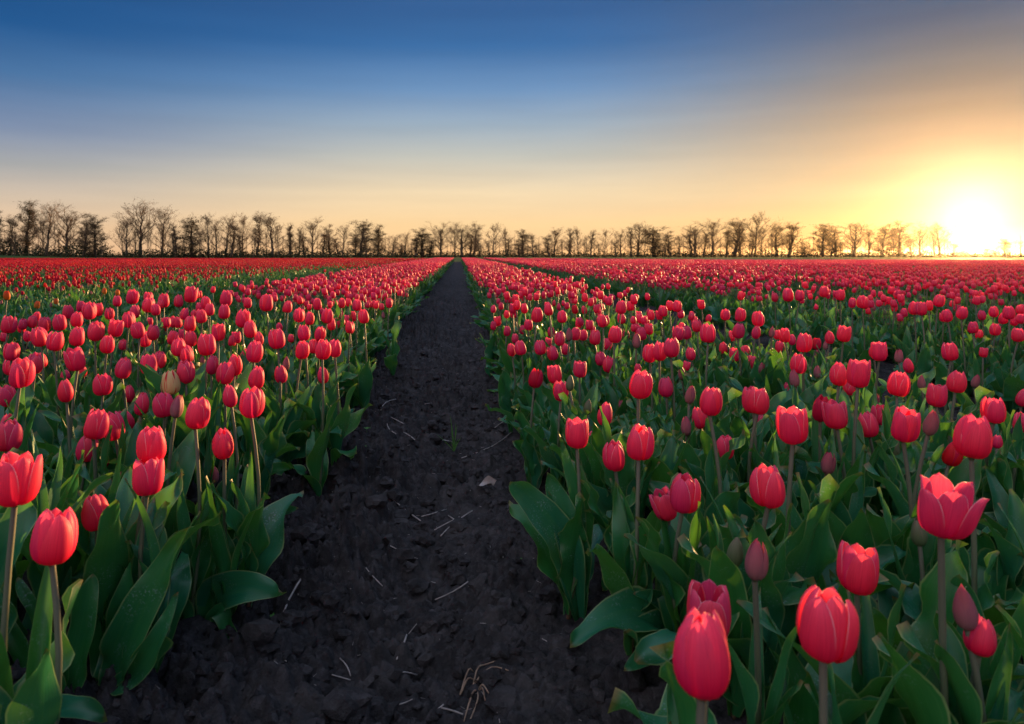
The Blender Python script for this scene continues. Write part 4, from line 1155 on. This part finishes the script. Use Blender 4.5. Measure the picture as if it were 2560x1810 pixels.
# flowerless tulip plants that fill the near beds
def build_leafy(X, Y, r, label, n=4, kinds=None):
    root = bpy.data.objects.new('tulip_plant', None)
    COL.link(root)
    root.location = (X, Y, z_at(X, Y) - 0.004)
    tag(root, label, 'plant', 'flowerless tulip plants in the near beds')
    a0 = r.uniform(0, 6.28)
    for j in range(n):
        lf = clone_leaf(root, kinds or ['arch', 'spread', 'upright', 'upright', 'narrow'], r, 0.95)
        lf.rotation_euler = (r.uniform(-.1, .1), r.uniform(-.1, .1), a0 + j * 6.28 / n + r.uniform(-.5, .5))
    return root
leafy = []
bases = [(p[3].x, p[3].y) for p in occupied]
def far_enough(X, Y, d):
    return all((X - a) ** 2 + (Y - b) ** 2 > d * d for a, b in bases)
for a, b, side in BEDS:
    if side == 'red' or a > 2: continue
    tries = 0
    while tries < 1300:
        tries += 1
        X, Y = rt.uniform(a, b), rt.uniform(0.76, 3.3)
        if not far_enough(X, Y, 0.085): continue
        if abs(X) > 0.86 * Y + 0.35: continue
        if (0.0 < X < 0.46 and Y < 2.2) or (-0.74 < X < 0 and Y < 2.4): continue
        bases.append((X, Y))
        lx, ly = VX + F * X / Y, HY + F * (CAM_H - 0.2) / Y
        k = min(an_of, key=lambda q: (heads[q][1] - lx) ** 2 + (heads[q][2] - ly) ** 2)
        leafy.append((math.hypot(heads[k][1] - lx, heads[k][2] - ly), k, direction(lx - heads[k][1], ly - heads[k][2]), build_leafy(X, Y, rt, '', 4)))
by_place = {}
for d, k, dr, o in leafy:
    by_place.setdefault((k, dr), []).append((d, o))
for (k, dr), lst in by_place.items():
    for n, (_, o) in enumerate(sorted(lst, key=lambda q: q[0])):
        o['label'] = f"leafy flowerless plant, {'nearest' if n == 0 else ordinal(n + 1) + ' one'} {dr} {an_of[k][0]}"


# ------------------------------------------------------------------ the rest of the field: one mass per variety
def joined_tulip(seed, kind, lod, H, nleaf):
    r = random.Random(seed)
    mb = MB()
    nu, nv, lu, lv, sd, sn = {0: (4, 8, 4, 9, 5, 4), 1: (2, 5, 2, 6, 3, 3), 2: (2, 4, 2, 4, 3, 2)}[lod]
    prof, mat = KINDS[kind] if kind else (None, M_PINK)
    lx, ly = r.uniform(-0.03, 0.03), r.uniform(-0.03, 0.03)
    S = REAL_H.get(kind, 0.062) * r.uniform(0.86, 1.1)
    if kind:
        v, f, uv = stem_geo(sd, sn, seed, 0.02)
        top = Vector((lx, ly, H - S * 0.5))
        M = top.to_track_quat('Z', 'Y').to_matrix().to_4x4() @ Matrix.Diagonal((1, 1, top.length, 1))
        mb.add(v, f, uv, 0, M)
        hm = Matrix.Translation(top) @ Euler((r.uniform(-.15, .15), r.uniform(-.15, .15), r.uniform(0, 6))).to_matrix().to_4x4() @ Matrix.Scale(S, 4)
        for j in range(3):
            for inner in ((0, 1) if lod < 2 else (0,)):
                v, f, uv = petal_geo(prof, bool(inner), seed * 7 + j + 3 * inner, nu, nv)
                mb.add(v, f, uv, 1, hm @ Matrix.Rotation(math.radians(120 * j + 60 * inner), 4, 'Z'))
    a0 = r.uniform(0, 6)
    for j in range(nleaf):
        v, f, uv = random_leaf(r, lu, lv)
        mb.add(v, f, uv, 2, Matrix.Rotation(a0 + j * 2.1 + r.uniform(-.5, .5), 4, 'Z') @ Matrix.Scale(r.uniform(.85, 1.1), 4))
    return mb, [M_STEM, mat, M_LEAF]

def patch_mesh(seed, w, l, n, kinds, nleaf, hmin, hmax):
    """A block of bed w by l with n far tulips of few faces."""
    r = random.Random(seed)
    mb = MB()
    for k in range(n):
        kind = r.choice(kinds)
        t, _ = joined_tulip(seed * 991 + k, kind, 2, r.uniform(hmin, hmax), nleaf)
        M = Matrix.Translation((r.uniform(-w / 2, w / 2), r.uniform(-l / 2, l / 2), 0)) @ Matrix.Rotation(r.uniform(0, 6.28), 4, 'Z')
        b = len(mb.v)
        mb.v.extend([M @ Vector(p) for p in t.v]); mb.f.extend([tuple(i + b for i in q) for q in t.f]); mb.uv.extend(t.uv); mb.mi.extend(t.mi)
    return mb

def scatter_object(name, coll, pts, var, rot, scl):
    me = bpy.data.meshes.new(name)
    me.from_pydata(pts, [], [])
    a = me.attributes.new('variant', 'INT', 'POINT'); a.data.foreach_set('value', np.array(var, np.int32))
    a = me.attributes.new('turn', 'FLOAT_VECTOR', 'POINT'); a.data.foreach_set('vector', np.array(rot, np.float32).ravel())
    a = me.attributes.new('grow', 'FLOAT', 'POINT'); a.data.foreach_set('value', np.array(scl, np.float32))
    o = link_obj(name, me)
    ng = bpy.data.node_groups.new(name + '_scatter', 'GeometryNodeTree')
    ng.interface.new_socket('Geometry', in_out='INPUT', socket_type='NodeSocketGeometry')
    ng.interface.new_socket('Geometry', in_out='OUTPUT', socket_type='NodeSocketGeometry')
    gi = ng.nodes.new('NodeGroupInput'); go = ng.nodes.new('NodeGroupOutput')
    ci = ng.nodes.new('GeometryNodeCollectionInfo')
    ci.inputs['Collection'].default_value = coll
    ci.inputs['Separate Children'].default_value = True
    ci.inputs['Reset Children'].default_value = True
    ip = ng.nodes.new('GeometryNodeInstanceOnPoints')
    ip.inputs['Pick Instance'].default_value = True
    def attr(nm, dt):
        n = ng.nodes.new('GeometryNodeInputNamedAttribute')
        n.data_type = dt
        n.inputs['Name'].default_value = nm
        return n.outputs['Attribute']
    e2r = ng.nodes.new('FunctionNodeEulerToRotation')
    ng.links.new(attr('turn', 'FLOAT_VECTOR'), e2r.inputs[0])
    ng.links.new(gi.outputs[0], ip.inputs['Points'])
    ng.links.new(ci.outputs[0], ip.inputs['Instance'])
    ng.links.new(attr('variant', 'INT'), ip.inputs['Instance Index'])
    ng.links.new(e2r.outputs[0], ip.inputs['Rotation'])
    ng.links.new(attr('grow', 'FLOAT'), ip.inputs['Scale'])
    ng.links.new(ip.outputs[0], go.inputs[0])
    md = o.modifiers.new('scatter', 'NODES')
    md.node_group = ng
    return o

def make_field(name, main_kinds, minor_kinds, hmin, hmax, dens, minor_share, leafonly, beds, n_patch, label):
    coll = bpy.data.collections.new(name + '_kinds')
    count = [0]
    def reg(mb, mats):
        o = bpy.data.objects.new(f'{name}_{count[0]:03d}', mb.mesh(name, mats))
        coll.objects.link(o)
        count[0] += 1
        return count[0] - 1
    r = random.Random(len(name) * 13 + 1)
    V = {}
    for lod in (0, 1):
        nl = 6 if lod == 0 else 5
        V[lod, 'main'] = [reg(*joined_tulip(r.randint(1, 10 ** 6), r.choice(main_kinds), lod, r.uniform(hmin, hmax), nl)) for _ in range(10 if lod == 0 else 8)]
        V[lod, 'minor'] = [reg(*joined_tulip(r.randint(1, 10 ** 6), k, lod, r.uniform(hmin - 0.08, hmax - 0.06), nl)) for k in minor_kinds]
        V[lod, 'leaf'] = [reg(*joined_tulip(r.randint(1, 10 ** 6), None, lod, 0, nl)) for _ in range(4)]
    mats = joined_tulip(1, main_kinds[0], 2, 0.4, 1)[1]
    PW, PL = 0.72, 1.0
    V['leafpatch'] = [reg(patch_mesh(r.randint(1, 10 ** 6), PW, PL, n_patch, [None] * 9 + main_kinds[:1], 3, hmin - 0.05, hmax - 0.05), mats) for _ in range(3)] if leafonly > 0.3 else []
    V['patch'] = [reg(patch_mesh(r.randint(1, 10 ** 6), PW, PL, n_patch, [main_kinds[0]] * 6 + ([None] * 3 if leafonly > 0.3 else []), 3, hmin - 0.01, hmax + 0.01), mats) for _ in range(6)]
    pts, var, rot, scl = [], [], [], []
    for a, b, side in beds:
        w = b - a
        # single plants out to 24 m
        Y0 = 0.9
        while Y0 < 24:
            Y1 = min(24, Y0 * 1.12 + 0.1)
            n = w * (Y1 - Y0) * dens * (0.80 if side == 'right' and Y0 < 9 else (1.25 if side == 'left' else 1.0))
            n = int(n) + (r.random() < n % 1)
            for _ in range(n):
                X, Y = r.uniform(a, b), r.uniform(Y0, Y1)
                if X > 0.84 * Y + 3.2 or X < -0.69 * Y - 1.2: continue
                if float(vnoise(np.array([X * 1.7 + 40]), np.array([Y * 1.1]))[0]) < -0.28 and r.random() < 0.6: continue
                u = r.random()
                if side == 'red': u *= 0.50 + 0.5 * min(1, max(0.02, (-3.9 - X) / 3.2)) * min(1, max(0.15, (Y - 5) / 6.0))
                cls = 'leaf' if u < leafonly else ('minor' if u < leafonly + minor_share else 'main')
                if side == 'right' and 2.6 < a < 2.9 and X < 2.98 and Y < 9: cls = 'leaf'
                near = Y < (2.75 if side == 'left' else 3.1) and side != 'red' and a < 2
                if near: continue                      # built one by one above
                if cls != 'leaf':
                    hx, hy = VX + F * X / Y, HY + F * (CAM_H - 0.41) / Y
                    if Y < 9 and any(abs(hx - q[0]) < q[2] * 1.1 and abs(hy - q[1]) < q[2] * 1.6 for q in occupied): cls = 'leaf'
                lod = 0 if Y < 9 else 1
                pts.append((X, Y, 0.0)); var.append(r.choice(V[lod, cls]))
                rot.append((r.uniform(-.11, .11), r.uniform(-.11, .11), r.uniform(0, 6.28))); scl.append(r.uniform(0.84, 1.10))
            Y0 = Y1
        # blocks of bed beyond
        Y = 24.5
        while Y < field_end(a):
            if not (a > 0.84 * Y + 6 or b < -0.69 * Y - 3):
                k = max(1, round(w / PW))
                for j in range(k):
                    pts.append((a + w * (j + 0.5) / k, Y, 0.0)); var.append(r.choice(V['leafpatch'] if side == 'red' and a > -6.1 and r.random() < 0.6 else V['patch']))
                    rot.append((0, 0, math.pi * r.randint(0, 1))); scl.append(1.0)
            Y += 1.0
    o = scatter_object(name, coll, pts, var, rot, scl)
    tag(o, label, 'tulips', kind='stuff')
    print(name, 'points', len(pts))
make_field('tulip_field', ['full', 'closed', 'full', 'cup'], ['bud', 'slim', 'green'], 0.37, 0.47, 62, 0.10, 0.12, [b for b in BEDS if b[2] != 'red'], 40,
           'dense rows of pink-red tulips running off to the treeline')
make_field('deep_red_tulip_field', ['red'], ['bud', 'orange'], 0.33, 0.43, 46, 0.06, 0.48, [b for b in BEDS if b[2] == 'red'], 30,
           'sparse deep red tulips over green leaves at the far left')

# ------------------------------------------------------------------ straws and other small things on the path (photo seen at 2296 px)
STRAWS = [((875, 1110), (952, 1146), 'long pale straw slanting across the middle of the soil path'), ((945, 1131), (1001, 1112), 'pale straw just right of the long slanting straw on the path'),
 ((970, 1156), (1030, 1135), 'pale straw lying beside a thinner straw in mid path'), ((988, 1165), (1059, 1125), 'thin straight straw closest to the right bed in mid path'), ((1035, 1010), (1146, 963), 'longest straw on the path, below the right bed edge'),
 ((1098, 957), (1160, 931), 'thin straw reaching under the right bed leaves'), ((668, 1213), (720, 1217), 'short thick straw lying level beside the left bed'), ((598, 1275), (622, 1184), 'straw standing upright against a left bed leaf'),
 ((627, 1390), (687, 1312), 'bright long straw near the broad drooping leaf of the left bed'), ((875, 1218), (932, 1222), 'dull straw lying level across mid path'), ((975, 1297), (1050, 1286), 'bright straight straw lying level in the near path'),
 ((820, 1272), (858, 1284), 'short straw left of the bright level straw'), ((915, 1353), (945, 1333), 'short brown straw piece in the near path'), ((889, 1424), (912, 1382), 'stubby bent straw piece in the near path'),
 ((762, 1435), (786, 1462), 'thin straw forming a V with another straw'), ((744, 1463), (786, 1465), 'level straw forming a V with another straw'), ((990, 1542), (1038, 1556), 'thick straw stub beside the dry root tangle'),
 ((852, 918), (905, 951), 'thin straw crossing the path near the left bed far leaves'), ((854, 940), (888, 902), 'thin straw tilted toward the left bed in the far path'), ((928, 1580), (945, 1593), 'short pale straw stub at the bottom of the photo'),
 ((770, 1340), (786, 1352), 'short split straw in the near left of the path'), ((886, 1465), (935, 1440), 'thin curved straw in the near path'), ((1005, 1128), (1045, 1150), 'faint thin straw under the crossing straws'),
 ((905, 980), (930, 998), 'small straw left of the pale husk strip'), ((868, 960), (888, 985), 'small thin straw at the foot of the left bed'), ((2208, 1340), (2223, 1290), 'straw leaning in the trench at the right photo edge'),
 ((2235, 1352), (2290, 1318), 'straw lying in the trench at the right photo edge'), ((952, 895), (975, 890), 'tiny pale straw in the far middle of the path'), ((893, 1512), (925, 1509), 'short dull straw left of the dry root tangle'), ((960, 1528), (995, 1522), 'faint straw just above the thick stub')]
rs = random.Random(8)
for (a, b, lab) in STRAWS:
    A, B = ground_pt(a[0] * S2, a[1] * S2), ground_pt(b[0] * S2, b[1] * S2)
    if 'upright' in lab:
        B = A + Vector(((b[0] - a[0]) * S2 / F * A.y, 0.02, (a[1] - b[1]) * S2 / F * A.y))
        A.z = z_at(A.x, A.y)
    else:
        A.z, B.z = z_at(A.x, A.y) + 0.003, z_at(B.x, B.y) + 0.005
        mid_z = z_at((A.x + B.x) / 2, (A.y + B.y) / 2) + 0.006
        if mid_z > (A.z + B.z) / 2:
            dz = mid_z - (A.z + B.z) / 2
            A.z += dz; B.z += dz
    L = (B - A).length
    rad = min(0.0022, 0.0009 + L * 0.009) * (1.3 if 'thick' in lab or 'stub' in lab else 1)
    pts, rr = [], []
    bend = Vector((rs.uniform(-1, 1), rs.uniform(-1, 1), rs.uniform(-.5, .5))) * L * 0.06
    for i in range(5):
        t = i / 4
        pts.append((B - A) * t + bend * math.sin(math.pi * t))
        rr.append(rad * rs.uniform(0.85, 1.1))
    v, f, uv = tube(pts, rr, 6)
    o = link_obj('straw', make_mesh('straw', v, f, uv, [M_STRAW]), None, A)
    tag(o, lab, 'straw', 'straws on the soil path')

# fine chaff
mb = MB()
xs, ys = [], []
for _ in range(420):
    ys.append(0.8 * math.exp(rs.random() * math.log(9))); xs.append(rs.uniform(-0.62, 0.30))
zs = soil_height(np.array(xs), np.array(ys))
for X, Y, Z in zip(xs, ys, zs):
    L = rs.uniform(0.003, 0.016); a = rs.uniform(0, 3.14); w = rs.uniform(0.0004, 0.0012)
    d = Vector((math.cos(a), math.sin(a), rs.uniform(-.2, .2))) * L
    c = Vector((X, Y, float(Z) + 0.004))
    v, f, uv = tube([c - d / 2, c + d / 2], [w, w * 0.7], 4)
    mb.add(v, f, uv)
o = link_obj('chaff_debris', mb.mesh('chaff_debris', [M_STRAW]))
tag(o, 'fine pale chaff strewn over the soil path', 'chaff', kind='stuff')

# pale husk strip, dry curled leaf, dry root tangle
def strip(name, pts, w, mat, label, cat, curl=0.3):
    C = [ground_pt(p[0] * S2, p[1] * S2) for p in pts]
    o0 = C[0].copy(); o0.z = z_at(o0.x, o0.y)
    v, f = [], []
    n = len(C)
    for i, c in enumerate(C):
        c = Vector((c.x, c.y, z_at(c.x, c.y) + 0.008))
        t = (C[min(i + 1, n - 1)] - C[max(i - 1, 0)]).normalized()
        sd = Vector((-t.y, t.x, 0)) * w * math.sin(math.pi * (0.12 + 0.80 * i / (n - 1)))
        for u in (-1, -0.5, 0, 0.5, 1):
            v.append(c + sd * u + Vector((0, 0, curl * w * u * u)) - o0)
    for i in range(n - 1):
        for k in range(4):
            a = i * 5 + k
            f.append((a, a + 1, a + 6, a + 5))
    o = link_obj(name, make_mesh(name, v, f, None, [mat]), None, o0)
    tag(o, label, cat)
strip('husk_strip', [(940, 980), (955, 979), (972, 977), (990, 976), (1005, 974), (1016, 972)], 0.012, M_STRAW, 'pale dry husk strip lying behind the grass tuft on the path', 'husk')

def dry_leaf():
    p = ground_pt(1088 * S2, 1082 * S2); p.z = z_at(p.x, p.y) + 0.004
    v, f = [], []
    for j in range(8):
        t = j / 7
        w = 0.020 * math.sin(math.pi * (0.1 + 0.86 * t)) ** 0.8
        for i in range(7):
            u = -1 + i / 3
            v.append((-0.026 + 0.052 * t + 0.01 * u, u * w, 0.004 + 0.022 * u * u * (0.5 + 0.5 * t) + 0.012 * math.sin(3 * t) + 0.003 * math.sin(9 * t + 4 * u)))
    for j in range(7):
        for i in range(6):
            a = j * 7 + i
            f.append((a, a + 1, a + 8, a + 7))
    o = link_obj('dry_leaf', make_mesh('dry_leaf', v, f, None, [M_DRYLEAF]), None, p, (0.5, 0.1, 0.3))
    tag(o, 'curled grey dead leaf on the soil near the right bed', 'dead leaf')
dry_leaf()

def root_tangle():
    root = bpy.data.objects.new('dry_root_tangle', None)
    COL.link(root)
    p = ground_pt(1075 * S2, 1500 * S2); p.z = z_at(p.x, p.y)
    root.location = p
    tag(root, 'tangle of brown dry roots lying on the near soil path', 'dry roots')
    strands = [[(1032, 1490), (1040, 1470), (1052, 1455), (1062, 1450)], [(1062, 1480), (1072, 1460), (1090, 1448), (1135, 1442)], [(1065, 1478), (1080, 1470), (1105, 1468), (1140, 1482)], [(1060, 1500), (1063, 1488), (1068, 1478), (1078, 1470)],
               [(1068, 1500), (1060, 1520), (1050, 1540), (1040, 1560)], [(1070, 1500), (1072, 1520), (1062, 1545), (1048, 1568)], [(1072, 1498), (1082, 1510), (1096, 1528)], [(1076, 1500), (1082, 1515), (1088, 1535)], [(1034, 1488), (1048, 1474), (1060, 1470), (1072, 1466)]]
    for s in strands:
        P = []
        for i, q in enumerate(s):
            g = ground_pt(q[0] * S2, q[1] * S2)
            g.z = z_at(g.x, g.y) + 0.007 + 0.008 * math.sin(i * 1.3)
            P.append(g - p)
        P = [Vector(c) for c in smooth_curve([tuple(c) for c in P], 9)]
        v, f, uv = tube(P, [0.0017 * (1 - 0.5 * i / 8) + 0.0004 for i in range(9)], 5)
        link_obj('root_strand', make_mesh('root_strand', v, f, uv, [M_ROOT]), root)
root_tangle()

# the grass tuft in mid path and the small seedlings
def grass_tuft():
    root = bpy.data.objects.new('grass_tuft', None)
    COL.link(root)
    p = ground_pt(1018 * S2, 992 * S2); p.z = z_at(p.x, p.y)
    root.location = p
    tag(root, 'small upright tuft of green grass in mid path', 'grass tuft')
    k = p.y / F * S2
    for (dx, h, b) in ((-10, 78, 3), (-4, 82, -5), (2, 60, 6), (6, 66, -2), (-26, 40, -14), (4, 30, 5), (10, 34, 6), (-2, 24, -6)):
        v, f = [], []
        for j in range(6):
            t = j / 5
            c = Vector((dx * k * t + b * k * t * t, -0.004 * t, h * k * t))
            w = 0.0024 * (1 - t) ** 0.6 + 0.0002
            v += [c + Vector((-w, 0, 0)), c + Vector((0, w * 0.5, 0)), c + Vector((w, 0, 0))]
        for j in range(5):
            for i in range(2):
                a = j * 3 + i
                f.append((a, a + 1, a + 4, a + 3))
        link_obj('blade', make_mesh('blade', v, f, None, [M_WEED]), root)
grass_tuft()

def seedling(px, py, s, label):
    root = bpy.data.objects.new('seedling', None)
    COL.link(root)
    p = ground_pt(px * S2, py * S2); p.z = z_at(p.x, p.y)
    root.location = p
    tag(root, label, 'seedling', 'weed seedlings on the path')
    v, f, uv = tube([(0, 0, -0.004), (0.001, 0, 0.006 * s), (0, 0, 0.012 * s)], [0.0012, 0.001, 0.0008], 5)
    link_obj('stem', make_mesh('stem', v, f, uv, [M_WEED]), root)
    for k in range(4):
        a = k * 1.57 + rs.uniform(-.3, .3)
        L, w = 0.016 * s * rs.uniform(.8, 1.2), 0.0055 * s
        v, f = [], []
        for j in range(5):
            t = j / 4
            ww = w * math.sin(math.pi * (0.08 + 0.88 * t))
            for u in (-1, 0, 1):
                x_, y_ = L * t, ww * u
                v.append((x_ * math.cos(a) - y_ * math.sin(a), x_ * math.sin(a) + y_ * math.cos(a), 0.012 * s + 0.006 * s * math.sin(2.2 * t) + 0.002 * s * u * u))
        for j in range(4):
            for i in range(2):
                q = j * 3 + i
                f.append((q, q + 1, q + 4, q + 3))
        link_obj('leaf', make_mesh('leaf', v, f, None, [M_WEED]), root)
seedling(614, 1360, 0.9, 'tiny green seedling below the broad drooping leaf of the left bed')
seedling(822, 970, 1.0, 'small seedling at the foot of the left bed in the far path')
seedling(818, 995, 0.7, 'pale tiny seedling just below another by the left bed')
seedling(1107, 880, 1.6, 'yellowish seedling beside the right bed in the far path')
seedling(686, 1073, 0.9, 'tiny seedling by the left bed in mid path')
seedling(1165, 1245, 0.5, 'speck of a seedling near the lone plant of the right bed')
# ------------------------------------------------------------------ damp evening air
def haze():
    x0, x1, y0, y1, z0, z1 = -3100, 3100, -70, 5100, -1.1, 19.0
    v = [(x, y, z) for z in (z0, z1) for y in (y0, y1) for x in (x0, x1)]
    f = [(0, 2, 3, 1), (4, 5, 7, 6), (0, 1, 5, 4), (2, 6, 7, 3), (0, 4, 6, 2), (1, 3, 7, 5)]
    m, nt, out = new_mat('haze')
    p = nt.nodes.new('ShaderNodeVolumePrincipled')
    p.inputs['Color'].default_value = (0.99, 0.82, 0.62, 1)
    p.inputs['Density'].default_value = HAZE
    p.inputs['Anisotropy'].default_value = 0.90
    nt.links.new(p.outputs[0], out.inputs['Volume'])
    m.cycles.homogeneous_volume = True
    o = link_obj('haze', make_mesh('haze', v, f, None, [m], smooth=False))
    tag(o, 'thin damp evening air over the whole field', 'haze', kind='stuff')
HAZE = 0.00004
if HAZE > 0: haze()
print('objects', len(bpy.data.objects))
